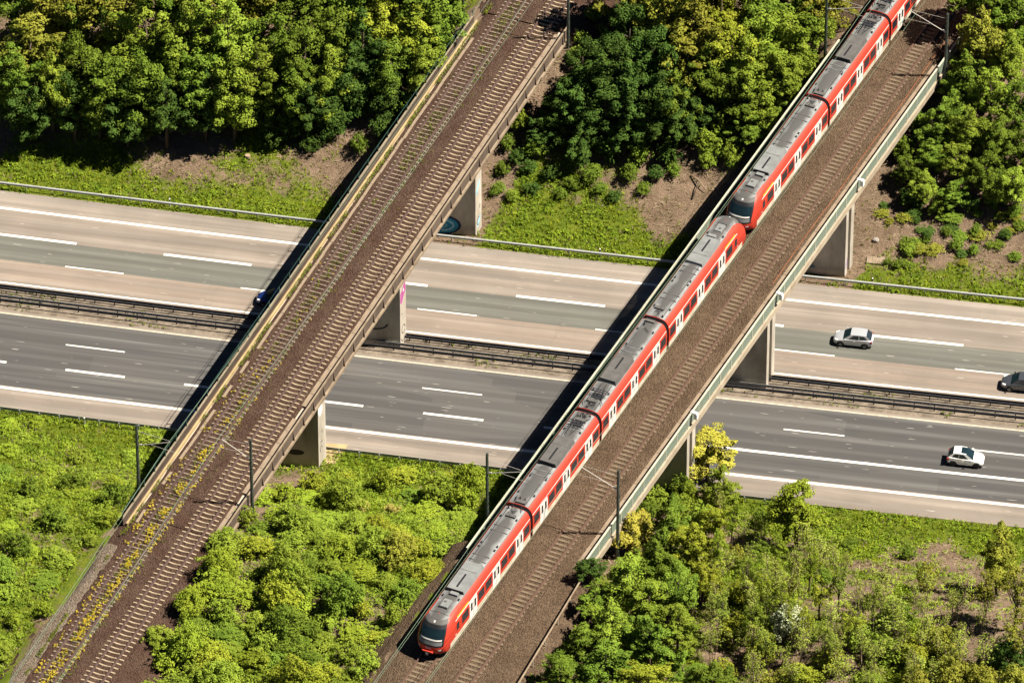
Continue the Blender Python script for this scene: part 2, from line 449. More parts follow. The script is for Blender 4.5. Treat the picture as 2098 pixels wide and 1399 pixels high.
zones = ramp(t, mr.outputs[0], [(0, BEI), (pos(-16.05), DRK), (pos(-5.2), BEI), (pos(0), PNK), (pos(3.2), GRN), (pos(6.75), BEI), (pos(11.45), SHO)], 'CONSTANT')
# polished wheel tracks and oil lines running along the lanes
wt = noise(t, 1.0, 4, .6, coord=uvn.outputs[0], stretch=(.018, .85, 1))
c = mixc(t, ramp(t, wt, [(.36, .42), (.64, 0)]), zones, (.045, .042, .04))
c = mixc(t, ramp(t, wt, [(.55, 0), (.72, .22)]), c, (.40, .37, .32))
pv = N(t, 'ShaderNodeTexVoronoi'); pv.inputs['Scale'].default_value = 1.0; pv.distance = 'CHEBYCHEV'; pm_ = N(t, 'ShaderNodeMapping'); pm_.inputs['Scale'].default_value = (.045, .27, 1); t.links.new(uvn.outputs[0], pm_.inputs[0]); t.links.new(pm_.outputs[0], pv.inputs['Vector'])
ps = N(t, 'ShaderNodeSeparateColor'); t.links.new(pv.outputs['Color'], ps.inputs[0])
c = mixc(t, ramp(t, ps.outputs[0], [(.0, .10), (.45, 0)]), c, (.09, .08, .07)); c = mixc(t, ramp(t, ps.outputs[1], [(.7, 0), (1.0, .06)]), c, (.45, .40, .34))
wvt = N(t, 'ShaderNodeMath'); wvt.operation = 'MULTIPLY_ADD'; t.links.new(sep.outputs[1], wvt.inputs[0]); wvt.inputs[1].default_value = 2*math.pi/1.875; wvt.inputs[2].default_value = .6
wsn = N(t, 'ShaderNodeMath'); wsn.operation = 'SINE'; t.links.new(wvt.outputs[0], wsn.inputs[0])
wml = N(t, 'ShaderNodeMath'); wml.operation = 'MULTIPLY'; t.links.new(wsn.outputs[0], wml.inputs[0]); t.links.new(wt, wml.inputs[1])
c = mixc(t, ramp(t, wml.outputs[0], [(.05, 0), (.55, .085)]), c, (.40, .39, .37))
c = mixc(t, ramp(t, N(t, 'ShaderNodeMath').outputs[0] if False else wml.outputs[0], [(0, .0), (1, .0)]), c, (.05, .05, .05))
bl = noise(t, .16, 4, .6, coord=uvn.outputs[0]); c = mixc(t, ramp(t, bl, [(.35, .22), (.6, 0)]), c, (.10, .085, .07))
fi = noise(t, 14, 3, .7, coord=uvn.outputs[0]); c = mixc(t, ramp(t, fi, [(.3, .25), (.7, 0)]), c, (.06, .052, .045))
sc_ = noise(t, 1.0, 1, .3, coord=uvn.outputs[0], stretch=(.55, 9, 1)); c = mixc(t, ramp(t, sc_, [(.755, 0), (.78, .6)]), c, (.62, .56, .48))
# fine joints between paving lanes
vor = N(t, 'ShaderNodeTexVoronoi'); vor.feature = 'DISTANCE_TO_EDGE'; vor.inputs['Scale'].default_value = .09
mp = N(t, 'ShaderNodeMapping'); mp.inputs['Scale'].default_value = (.5, 1, 1); t.links.new(uvn.outputs[0], mp.inputs[0])
wv = N(t, 'ShaderNodeVectorMath'); wv.operation = 'ADD'; t.links.new(mp.outputs[0], wv.inputs[0])
nn = N(t, 'ShaderNodeTexNoise'); nn.inputs['Scale'].default_value = .9; nn.inputs['Detail'].default_value = 5; t.links.new(uvn.outputs[0], nn.inputs['Vector'])
t.links.new(nn.outputs['Color'], wv.inputs[1]); t.links.new(wv.outputs[0], vor.inputs['Vector'])
c = mixc(t, ramp(t, vor.outputs['Distance'], [(0, .10), (.004, 0)]), c, (.05, .04, .035))
t.links.new(c, b.inputs['Base Color']); b.inputs['Roughness'].default_value = .82; b.inputs['Specular IOR Level'].default_value = .25
bump(t, b, fi, .25, .02)
M['asphalt'] = m
m2, t2, b2 = new_mat('road_paint')
f = noise(t2, 2.5, 5, .7); c = mixc(t2, ramp(t2, f, [(.52, 0), (.72, .6)]), (.78, .74, .64), (.42, .37, .30))
t2.links.new(c, b2.inputs['Base Color']); b2.inputs['Roughness'].default_value = .7
M['paint'] = m2
m3, t3, b3 = new_mat('worn_road_paint')
f = noise(t3, 2.0, 5, .7); c = mixc(t3, ramp(t3, f, [(.45, 0), (.7, .8)]), (.52, .44, .33), (.26, .21, .16))
t3.links.new(c, b3.inputs['Base Color']); b3.inputs['Roughness'].default_value = .8
M['paint_worn'] = m3
m4, t4, b4 = new_mat('median_soil')
c = mixc(t4, ramp(t4, noise(t4, .8, 5, .65), [(.35, 0), (.65, 1)]), (.235, .19, .14), (.11, .085, .06))
c = mixc(t4, ramp(t4, noise(t4, 3, 5, .7), [(.5, 0), (.75, .7)]), c, (.07, .05, .035))
t4.links.new(c, b4.inputs['Base Color']); b4.inputs['Roughness'].default_value = .95; bump(t4, b4, noise(t4, 5, 5, .7), .6, .08)
M['median'] = m4

road_s = strip('road', -19.4, -4.55, 0.0, 'asphalt', ny_=12, kind='structure')
road_n = strip('road', -.75, 14.0, 0.0, 'asphalt', ny_=12, kind='structure')
strip('median', -4.55, -.75, -.004, 'median', ny_=6, kind='structure')
def mark(par, x0, x1, y, wd, mat='paint'):
    n = max(1, int(math.ceil((x1-x0)/3.0))); xs = [x0+(x1-x0)*k/n for k in range(n+1)]
    mb = MB(); mb.grid([[P(x, y-wd/2, .007), P(x, y+wd/2, .007)] for x in xs])
    o = mb.build('lane_marking', mat, par)
    if o.data.polygons[0].normal.z < 0: o.data.flip_normals()
XA, XB_ = -84, 84
mark(road_n, XA, XB_, 11.25, .32); mark(road_n, XA, XB_, -.32, .20)
for k in range(-2, 8):
    e = -45.87+18*k; mark(road_n, e-9, e, 7.09, .34)
    s_ = -46.19+18*k; mark(road_n, s_, s_+6, 3.33, .17)
mark(road_s, XA, XB_, -5.0, .20, 'paint_worn'); mark(road_s, XA, XB_, -16.25, .34)
for k in range(-2, 8):
    s_ = -43.43+18*k; mark(road_s, s_, s_+6, -8.65, .18)
for k in range(-3, 5):
    s_ = -42.61+12*k; mark(road_s, s_, s_+6, -12.43, .30)
mark(road_s, 19.9, XB_, -12.43, .34)

# ------------------------------------------------------------------ guard rails
def w_beam(yf, z, x0, x1, face):
    """pressed W profile, running along the road; face=+1 looks to +Y"""
    prof = [(-.17, 0), (-.13, .05), (-.08, .085), (-.03, .03), (.03, .03), (.08, .085), (.13, .05), (.17, 0)]
    xs = list(np.arange(x0, x1+.1, 4.0)); rows = []
    for x in xs: rows.append([P(x, yf + face*d, z + h) for h, d in prof] + [P(x, yf + face*(d-.02), z + h) for h, d in reversed(prof)])
    mb = MB(); mb.grid([r + [r[0]] for r in rows]); return mb
PB = MB().box(-.05, .05, -.035, .035, -.1, .70).mesh('post', 'galv')
PBD = MB().box(-.05, .05, -.035, .035, -.1, .70).mesh('post', 'galv_dark')
def guardrail(label, yr, faces, x0, x1, sp, mat, pm, zb=.62, ztop=None, x_ph=0.0, sep=.10):
    r = empty('guardrail', P((x0+x1)/2, yr))
    tag(r, label, 'guardrail')
    off = Vector(r.location)
    for fc, bm_ in faces:
        mb = w_beam(yr + fc*sep, zb, x0, x1, fc)
        mb.v = [tuple(Vector(q)-off) for q in mb.v]
        mb.build('beam', bm_, r)
    x = x0 + x_ph
    while x < x1:
        o = link('post', pm, r); o.location = Vector(P(x, yr)) - off; o.rotation_euler = (0, 0, math.atan(2*KAP*x)); x += sp
    if ztop:
        mb = MB(); mb.tube([tuple(Vector(P(x, yr, ztop))-off) for x in np.arange(x0, x1, 4)], .05, 6); mb.build('top_rail', mat, r)
    return r
guardrail('pale galvanised guardrail along the grass verge north of the motorway', 14.55, [(-1, 'galv')], -74, 70, 4.0, 'galv', PB, x_ph=1.2)
guardrail('galvanised guardrail at the foot of the near grassy slope south of the motorway', -20.15, [(1, 'galv')], -70, 31, 2.0, 'galv', PB, x_ph=.5)
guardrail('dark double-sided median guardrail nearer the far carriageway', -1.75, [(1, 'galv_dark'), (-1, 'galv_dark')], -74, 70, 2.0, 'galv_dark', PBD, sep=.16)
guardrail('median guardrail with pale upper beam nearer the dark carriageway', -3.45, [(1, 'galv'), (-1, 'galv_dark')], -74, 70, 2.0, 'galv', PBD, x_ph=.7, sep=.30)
def marker(x, yr, lab):
    o = MB().prism([(-.06, -.05, 0), (.06, -.05, 0), (.06, .05, 0), (-.06, .05, 0)], [(-.06, -.05, .95), (.06, -.05, .95), (.06, .05, 1.02), (-.06, .05, 1.02)]).build('marker_post', 'white')
    band = MB().box(-.064, .064, -.054, .054, .70, .86).build('reflector_band', 'black', o)
    o.location = P(x, yr, 0); tag(o, lab, 'marker post', 'white marker posts along the motorway')
marker(-37.9, 14.75, 'white marker post by the far guardrail left of the weedy bridge')
marker(6.3, 14.75, 'white marker post by the far guardrail between the two bridges')
marker(33.9, 14.85, 'white marker post by the far guardrail right of the train bridge')
marker(-38.9, -20.4, 'white marker post on the near guardrail left of the weedy bridge')

# ------------------------------------------------------------------ bridges
def lz(tt, ww, z): return (tt, -ww, z)     # bridge coordinates (along, to the right, up) -> local
def slab_tw(mb, t0, t1, w0, w1, z0, z1, sk=0.0):
    ring = [(t0+sk*w0, w0), (t1+sk*w0, w0), (t1+sk*w1, w1), (t0+sk*w1, w1)]
    mb.prism([lz(a, c, z0) for a, c in ring], [lz(a, c, z1) for a, c in ring]); return mb
def bridge_root(name, o, label):
    r = empty(name, (o[0], o[1], 0), R(o[2])); tag(r, label, 'bridge'); return r
def pier(par, t0, th, wr, wl, ztop, dirw, groove=False, mat='pier', zbase=-.4):
    """wall pier; its broad faces run along the motorway, its ends along the bridge; dirw=dt/dw of the broad face"""
    def ring(z, g=0): return [lz(t0, wr, z), lz(t0+th, wr, z), lz(t0+th+dirw*(wl-wr), wl, z), lz(t0+dirw*(wl-wr), wl, z)]
    mb = MB()
    if groove:
        a, c_ = t0+th*.30, t0+th*.62
        base = [(t0, wr), (a, wr), (a+.03, wr-.22), (c_-.03, wr-.22), (c_, wr), (t0+th, wr), (t0+th+dirw*(wl-wr), wl), (t0+dirw*(wl-wr), wl)]
        mb.prism([lz(x, y, zbase) for x, y in base], [lz(x, y, ztop) for x, y in base])
    else: mb.prism(ring(zbase), ring(ztop))
    return mb.build('pier', mat, par)
def on_south(pr, t0, wr, dirw, shapes):
    """flat paint on the broad near face; coordinates metres left of the right-hand edge and metres up"""
    L = math.hypot(1, dirw)
    for lay, (mat, pts) in enumerate(shapes):
        q = []
        for u, z in pts:
            ww = wr - u/L; tt = t0 + dirw*(ww-wr)
            q.append(lz(tt - .006 - .003*lay, ww, z))
        MB().poly(q).build('graffiti', mat, pr, recalc=False)
def on_end(pr, t0, wr, shapes):
    for lay, (mat, pts) in enumerate(shapes):
        MB().poly([lz(t0+u, wr + .006 + .003*lay, z) for u, z in pts]).build('graffiti', mat, pr, recalc=False)
def ell(cx, cz, rx, rz, n=18, a0=0, a1=360, wob=.0):
    return [(cx + rx*math.cos(R(a0+(a1-a0)*k/n))*(1+wob*math.sin(3*k)), cz + rz*math.sin(R(a0+(a1-a0)*k/n))) for k in range(n if a1-a0 == 360 else n+1)]
def arc_band(cx, cz, rx, rz, wd, a0, a1, n=14):
    return ell(cx, cz, rx, rz, n, a0, a1) + list(reversed(ell(cx, cz, rx-wd, rz-wd, n, a0, a1)))

# ---------- left bridge
LB = bridge_root('railway_bridge', OL, 'brown concrete railway bridge on the left with open handrails and a weedy track')
SK = .23; T0, T1 = -4.4, 81.0; WL, WR = -7.05, 2.78
slab_tw(MB(), T0, T1, WL+.5, WR-.5, 8.0, 8.42, SK).build('deck_slab', 'concrete', LB)
for k in range(3):
    wq = -5.4 + k*3.2
    slab_tw(MB(), T0+.3, T1-.3, wq-.35, wq+.35, 7.55, 8.02, SK).build('girder', 'concrete', LB)
slab_tw(MB(), T0, T1, WR-.50, WR-.16, 8.13, 8.58, SK).build('edge_beam', 'beam', LB)
slab_tw(MB(), T0, T1, WR-.162, WR-.03, 8.20, 9.44, SK).build('parapet', 'parapet_out', LB)
slab_tw(MB(), T0, T1, WR-.18, WR-.01, 9.438, 9.50, SK).build('parapet_cap', 'beam_edge', LB)
slab_tw(MB(), T0, T1, WR-.06, WR+.17, 7.98, 8.26, SK).build('edge_ledge', 'beam_edge', LB)
gus = MB().prism([(-.05, 0, 0), (.05, 0, 0), (.05, -.17, .02), (-.05, -.17, .02)], [(-.05, 0, 1.10), (.05, 0, 1.10), (.05, -.03, 1.10), (-.05, -.03, 1.10)]).mesh('stiffener', 'brown')
for k in range(35):
    o = link('stiffener', gus, LB); o.location = lz(T0+SK*WR+1.2+2.42*k, WR-.03, 8.26)
slab_tw(MB(), T0, T1, WL+.13, WL+.36, 8.05, 8.55, SK).build('edge_beam', 'brown', LB)
slab_tw(MB(), T0, T1, WL, WL+.128, 8.05, 9.36, SK).build('parapet', 'parapet', LB)
slab_tw(MB(), T0, T1, WL-.02, WL+.15, 9.358, 9.41, SK).build('parapet_cap', 'beam_edge', LB)
slab_tw(MB(), T0, T1, WL+.36, WL+.53, 8.05, 8.80, SK).build('kerb', 'tan', LB)
sl = MB().box(-.98, .98, -.34, .34, -.10, .0).mesh('walkway_slab', 'slab')
k = 0; tt = T0+1.5
while tt < T1-1:
    if k not in (2, 9):
        o = link('walkway_slab', sl, LB); o.location = lz(tt+SK*1.9, 1.92, 8.66 + rnd.uniform(-.012, .012)); o.rotation_euler = (rnd.uniform(-.01, .01), 0, rnd.uniform(-.012, .012))
    k += 1; tt += 2.0
sl2 = MB().box(-.98, .98, -.14, .14, -.10, .0).mesh('cable_trough_slab', 'slab')
tt = T0+1.5; k = 0
while tt < T1-1:
    if rnd.random() > .12:
        o = link('cable_trough_slab', sl2, LB); o.location = lz(tt+SK*-5.9, -5.88+rnd.uniform(-.03, .03), 8.67+rnd.uniform(-.02, .01)); o.rotation_euler = (0, 0, rnd.uniform(-.02, .02))
    tt += 2.0
def railing(par, tt0, tt1, ww, zb, zh, sp, pm, hm, r=.04, mid=False):
    rl = empty('railing', (0, 0, 0), 0, par)
    n = int((tt1-tt0)/sp); post = MB().box(-.05, .05, -.035, .035, 0, zh-zb).mesh('post', pm)
    for k in range(n+1):
        o = link('post', post, rl); o.location = lz(tt0+(tt1-tt0)*k/n, ww, zb)
    MB().tube([lz(tt0-.1, ww, zh), lz((tt0+tt1)/2, ww, zh), lz(tt1+.1, ww, zh)], r, 6).build('handrail', hm, rl)
    return rl
M['hand'] = simple('handrail_paint', (.42, .34, .24), (.30, .23, .15), 2, .7)
M['teal'] = simple('teal_railing_paint', (.035, .08, .062), (.02, .05, .04), 2, .6)
railing(LB, T0+SK*WL+.1, T1+SK*WL-.1, WL+.06, 9.38, 10.18, 2.42, 'teal', 'teal', .028)
DW = .296
p_s = pier(LB, 17.87, 1.75, 2.72, -6.4, 8.02, DW)
p_m = pier(LB, 37.9, 1.45, 2.72, -6.4, 8.02, DW)
p_n = pier(LB, 57.0, 1.55, 2.72, -6.4, 8.02, DW)
for t0_, t1_ in ((T0-.6, T0+1.0), (T1-1.0, T1+.6)):
    slab_tw(MB(), t0_, t1_, WL+.2, WR-.3, 4.0, 8.02, SK).build('abutment', 'concrete', LB)
slab_tw(MB(), 16.6, 21.0, -7.4, 3.9, -.3, .10, DW).build('footing', 'tan', LB)
on_south(p_n, 57.0, 2.72, DW, [('g_navy', ell(3.5, 1.25, 2.05, 1.28)), ('g_navy', ell(3.95, 2.62, 1.05, .78)), ('g_blue', ell(3.55, 1.2, 1.82, 1.03)), ('g_blue', ell(4.0, 2.62, .84, .56)),
    ('g_sky', arc_band(3.6, 1.2, 1.45, .76, .17, 110, 265)), ('g_sky', arc_band(3.7, 1.2, .85, .42, .13, 150, 330)), ('g_sky', ell(3.9, 2.75, .5, .22)), ('g_navy', ell(3.9, 2.0, .62, .13))])
on_end(p_n, 57.0, 2.72, [('g_sky', [(.1, 5.3), (.35, 6.0), (1.0, 6.7), (1.1, 6.2), (.7, 5.6), (.3, 5.0)]), ('g_blue', [(.2, 5.2), (.45, 5.6), (.4, 5.1)]), ('g_black', [(1.0, 3.0), (1.1, 3.5), (1.2, 3.4), (1.1, 2.9)]), ('g_sky', [(.3, .9), (.6, 1.6), (1.2, 2.1), (1.1, 1.4), (.6, .8)]), ('g_black', arc_band(.7, 1.5, .4, .5, .09, 40, 300))])
on_end(p_m, 37.9, 2.72, [('g_pink', [(.05, 5.6), (.1, 6.7), (.5, 6.9), (.9, 7.4), (1.4, 7.5), (1.38, 6.4), (.9, 6.0), (.4, 5.3)]), ('white', ell(.85, 6.75, .12, .22, 10)), ('g_black', arc_band(.75, 1.9, .42, .55, .09, 0, 330)), ('g_black', arc_band(.75, 1.0, .55, .6, .07, 180, 350)), ('g_black', [(.35, 3.9), (.45, 4.1), (.55, 3.95)])])
on_south(p_m, 37.9, 2.72, DW, [('g_grey', arc_band(3.2, 3.6, 1.5, .7, .25, 0, 150)), ('g_black', arc_band(2.6, 2.9, 1.4, .8, .2, 180, 330))])
on_end(p_s, 17.87, 2.72, [('white', ell(.55, 7.05, .5, .75, 14, wob=.06)), ('g_black', arc_band(1.0, 4.2, .22, .3, .06, 100, 330)), ('g_black', [(.4, 2.9), (.45, 3.0), (1.0, 2.95), (.98, 2.86)]), ('g_black', arc_band(.6, 2.1, .25, .4, .06, 0, 250))])
on_south(p_s, 17.87, 2.72, DW, [('g_black', [(2.2, 3.0), (2.2, 5.0), (3.2, 5.1), (3.2, 3.1)]), ('g_black', ell(2.2, 1.9, .8, .35)), ('g_grey', arc_band(4.8, 2.0, .7, .5, .15, 20, 300))])

# ---------- right bridge
RB = bridge_root('railway_bridge', OR, 'pale concrete railway bridge on the right with green mesh railings carrying the red train')
SKR = .3; U0, U1 = -12.0, 75.6; VL, VR = -8.35, 2.92
slab_tw(MB(), U0, U1, VL+.4, VR-.4, 8.9, 9.5, SKR).build('deck_slab', 'concrete', RB)
for wq in (-6.6, -3.9, -1.2, 1.2):
    slab_tw(MB(), U0+.3, U1-.3, wq-.4, wq+.4, 8.3, 8.92, SKR).build('girder', 'concrete', RB)
M['pale_conc'] = simple('pale_concrete', (.40, .33, .24), (.27, .215, .15), .8, .85, bs=.15)
slab_tw(MB(), U0, U1, VR-.42, VR, 8.70, 9.42, SKR).build('edge_beam', 'pale_conc', RB)
slab_tw(MB(), U0, U1, VL, VL+.42, 8.70, 9.42, SKR).build('edge_beam', 'pale_conc', RB)
sl3 = MB().box(-1.23, 1.23, -.43, .43, -.12, 0).mesh('walkway_slab', 'slab')
tt = U0+2.0
while tt < U1-1:
    o = link('walkway_slab', sl3, RB); o.location = lz(tt+SKR*2.05, 2.06, 9.80+rnd.uniform(-.008, .008)); o.rotation_euler = (0, 0, rnd.uniform(-.004, .004)); tt += 2.5
def mesh_railing(par, tt0, tt1, ww, zb, zh):
    rl = empty('railing', (0, 0, 0), 0, par); n = int(round((tt1-tt0)/2.5)); sp = (tt1-tt0)/n
    post = MB().box(-.05, .05, -.05, .05, 0, zh-zb-.03).mesh('post', 'cream')
    pan = MB().box(.06, sp-.06, -.012, .012, .08, zh-zb-.05).mesh('mesh_panel', 'mesh')
    for k in range(n+1):
        o = link('post', post, rl); o.location = lz(tt0+sp*k, ww, zb)
        if k < n: o = link('mesh_panel', pan, rl); o.location = lz(tt0+sp*k, ww, zb)
    MB().box(tt0-.1, tt1+.1, -ww-.09, -ww+.09, zh-.03, zh+.03).build('handrail', 'cream', rl)
mesh_railing(RB, U0+SKR*VR+.1, U1+SKR*VR+6, 2.74, 9.40, 10.82)
mesh_railing(RB, U0+SKR*VL+.1, U1+SKR*VL-.5, -8.14, 9.40, 10.82)
q_s = pier(RB, 12.0, 1.9, 2.62, -7.9, 8.92, DW, True, 'pier')
q_m = pier(RB, 30.95, 1.9, 2.62, -7.9, 8.92, DW, True, 'pier')
q_n = pier(RB, 50.2, 1.95, 2.62, -7.9, 8.92, DW, True, 'pier')
on_south(q_n, 50.2, 2.62, DW, [('g_grey', [(2.9, .9), (3.6, 1.8), (5.6, 2.9), (7.2, 3.2), (7.6, 1.2), (5.0, .6)]), ('g_blue', [(4.4, 2.9), (5.2, 3.2), (6.4, 3.1), (5.4, 2.6)]), ('g_navy', [(5.2, .6), (7.8, .8), (7.8, 2.1), (6.2, 1.7)])])
on_end(q_n, 50.2, 2.62, [('g_lilac', [(.05, 1.2), (.5, 2.2), (.55, 1.4), (.2, .9)])])
for t0_, t1_ in ((U0-.6, U0+1.2), (U1-1.2, U1+.6)):
    slab_tw(MB(), t0_, t1_, VL+.2, VR-.3, 4.5, 8.92, SKR).build('abutment', 'concrete', RB)
for tb in (52.57, 32.77, 12.69):
    bx_ = empty('drain_bracket', lz(tb, 2.72, 9.7), 0, RB)
    MB().box(-.16, .16, -.62, .06, 1.10, 1.22).build('bracket_arm', 'white', bx_)
    MB().prism([(-.2, -.66, .50), (.2, -.66, .50), (.2, -.38, .50), (-.2, -.38, .50)], [(-.2, -.66, 1.12), (.2, -.66, 1.12), (.2, -.3, 1.12), (-.2, -.3, 1.12)]).build('bracket_box', 'white', bx_)

# ------------------------------------------------------------------ ballast beds
def ballast(name, o, t0, t1, prof, mat, jit=.12):
    """prof: list of (w,z); rails run on top"""
    r = None; rows = []
    rg = np.random.default_rng(3)
    ts = np.arange(t0, t1+.1, .5)
    wob = [vnoise(ts, np.full_like(ts, i*5.3), 2.5, 11+i)-.5 for i in range(len(prof))]
    for k, tt in enumerate(ts):
        row = []
        for i, (ww, z) in enumerate(prof):
            e = 1.0 if i in (0, len(prof)-1) else .35
            row.append(lz(tt, ww + wob[i][k]*jit*2.5*e, z + (rg.random()-.5)*.035))
        rows.append(row)
    mb = MB(); mb.grid(rows); ob = mb.build(name, mat)
    ob.location = (o[0], o[1], 0); ob.rotation_euler = (0, 0, R(o[2]))
    if sum(p.normal.z for p in ob.data.polygons) < 0: ob.data.flip_normals()
    for p in ob.data.polygons: p.use_smooth = True
    ob['kind'] = 'structure'; return ob
zb = 8.62
PL = [(-6.40, 8.50), (-6.05, 8.60), (-5.6, zb), (-5.2, zb+.02), (-4.8, zb), (-4.1, zb-.01), (-3.4, zb), (-2.8, zb+.03), (-2.0, zb+.05), (-1.3, zb+.03), (-.7, zb), (0, zb-.01), (.7, zb), (1.2, zb+.02), (1.55, zb-.02), (1.75, 8.5)]
ballast('ballast', OL, T0, T1+.5, PL, 'bal_red', .03)
PLe = [(-9.2, 7.6), (-7.6, 8.30), (-6.3, 8.50)] + PL[1:-2] + [(2.2, 8.58), (3.3, 8.46), (4.6, 8.2), (6.2, 7.4)]
ballast('ballast', OL, -48, T0+.1, PLe, 'bal_red', .3)
ballast('ballast', OL, T1+.3, 150, PLe, 'bal_red', .3)
zc = 9.78
PR = [(-7.9, 9.6), (-7.3, zc), (-6.5, zc), (-5.8, zc), (-5.05, zc-.01), (-4.3, zc), (-3.6, zc+.03), (-2.9, zc+.05), (-2.2, zc+.03), (-1.45, zc), (-.75, zc-.01), (0, zc), (.7, zc+.02), (1.3, zc+.03), (1.68, zc-.02), (1.9, 9.55)]
ballast('ballast', OR, U0, U1+.5, PR, 'bal_tan', .03)
PRe = [(-11.2, 8.2), (-9.6, 9.2), (-8.3, 9.55)] + PR[1:-2] + [(2.1, zc-.08), (3.2, 9.55), (4.2, 9.1), (5.6, 8.3)]
ballast('ballast', OR, -50, U0+.1, PRe, 'bal_tan', .3)
ballast('ballast', OR, U1+.3, 160, PRe, 'bal_tan', .3)
# pale gravel path beside the weedy track
ballast('path', OL, -46, T0-4.5, [(-7.6, 8.36), (-7.2, 8.52), (-6.8, 8.60), (-6.3, 8.62), (-5.9, 8.58)], 'gravel', .3)

# ------------------------------------------------------------------ tracks
def rail_mb(t0, t1, ww, zt_):
    pr = [(-.07, 0), (.07, 0), (.065, .025), (.012, .035), (.012, .125), (.036, .135), (.036, .17), (-.036, .17), (-.036, .135), (-.012, .125), (-.012, .035), (-.065, .025)]
    pr = [(a*1.7, h) for a, h in pr]
    mb = MB(); xs = np.linspace(t0, t1, 12)
    mb.grid([[lz(x, ww+a, zt_-.17+h) for a, h in pr] + [lz(x, ww+pr[0][0], zt_-.17+pr[0][1])] for x in xs]); return mb
def sleeper_mesh(kind):
    mb = MB()
    if kind == 'conc':      # tapered ends, lower waist
        st = [(-1.3, .06, .05), (-1.05, .075, .065), (-.5, .07, .065), (-.2, .06, .03), (.2, .06, .03), (.5, .07, .065), (1.05, .075, .065), (1.3, .06, .05)]
        rows = [[(-.12, y, -.1), (-hw, y, h), (hw, y, h), (.12, y, -.1)] for y, hw, h in st]
        mb.grid(rows); mb.poly(rows[0][::-1]); mb.poly(rows[-1]); return mb.mesh('sleeper', 'sl_conc')
    if kind == 'steel':
        st = [(-1.25, .06, -.05), (-1.18, .075, .05), (1.18, .075, .05), (1.25, .06, -.05)]
        rows = [[(-.13, y, -.12), (-hw, y, h), (hw, y, h), (.13, y, -.12)] for y, hw, h in st]
        mb.grid(rows); mb.poly(rows[0][::-1]); mb.poly(rows[-1]); return mb.mesh('sleeper', 'sl_steel')
    st = [(-1.3, .11, -.05), (-.95, .13, .03), (-.5, .135, .045), (.5, .135, .045), (.95, .13, .03), (1.3, .11, -.05)]
    rows = [[(-.14, y, -.1), (-hw, y, h), (hw, y, h), (.14, y, -.1)] for y, hw, h in st]
    mb.grid(rows); mb.poly(rows[0][::-1]); mb.poly(rows[-1]); return mb.mesh('sleeper', 'sl_brown')
def track(label, o, t0, t1, wc, zr, kind, railmat, sp=.62, skip=None):
    r = empty('railway_track', (o[0], o[1], 0), R(o[2])); tag(r, label, 'railway track')
    for s in (-1, 1): rail_mb(t0, t1, wc+s*.753, zr).build('rail', railmat, r)
    me = sleeper_mesh(kind); tt = t0
    rg = random.Random(hash(label) % 1000 if False else int(abs(wc)*100)+int(zr*10))
    while tt < t1:
        if not (skip and skip[0] < tt < skip[1]):
            ob = link('sleeper', me, r); ob.location = lz(tt, wc+rg.uniform(-.025, .025), zr-.17-.055+rg.uniform(-.012, .008))
            ob.rotation_euler = (rg.uniform(-.006, .006), rg.uniform(-.02, .02), rg.uniform(-.012, .012))
        tt += sp
    return r
track('bare track with cream concrete sleepers on the left bridge', OL, -36, 100, 0, 8.88, 'conc', 'rail', .65)
track('weedy track with thin rusty sleepers and yellow flowers on the left bridge', OL, -36, 100, -4.1, 8.88, 'steel', 'rail', .65)
track('empty track with brown sleepers beside the red train', OR, -42, 104, -.75, 10.0, 'brown', 'rail_red', .63)
track('track under the red train, bare in front of its nose', OR, -42, 104, -5.05, 10.0, 'brown', 'rail_red', .63, skip=(-26, 97))
# orange cable lying beside the empty track
mb = MB(); mb.tube([lz(tt, 1.26+.05*math.sin(tt*.4), 9.85+.01*math.sin(tt)) for tt in np.arange(35, 100, 1.5)], .04, 6)
o = mb.build('cable', 'orange'); o.location = (OR[0], OR[1], 0); o.rotation_euler = (0, 0, R(OR[2])); tag(o, 'orange cable lying on the ballast along the empty track', 'cable')

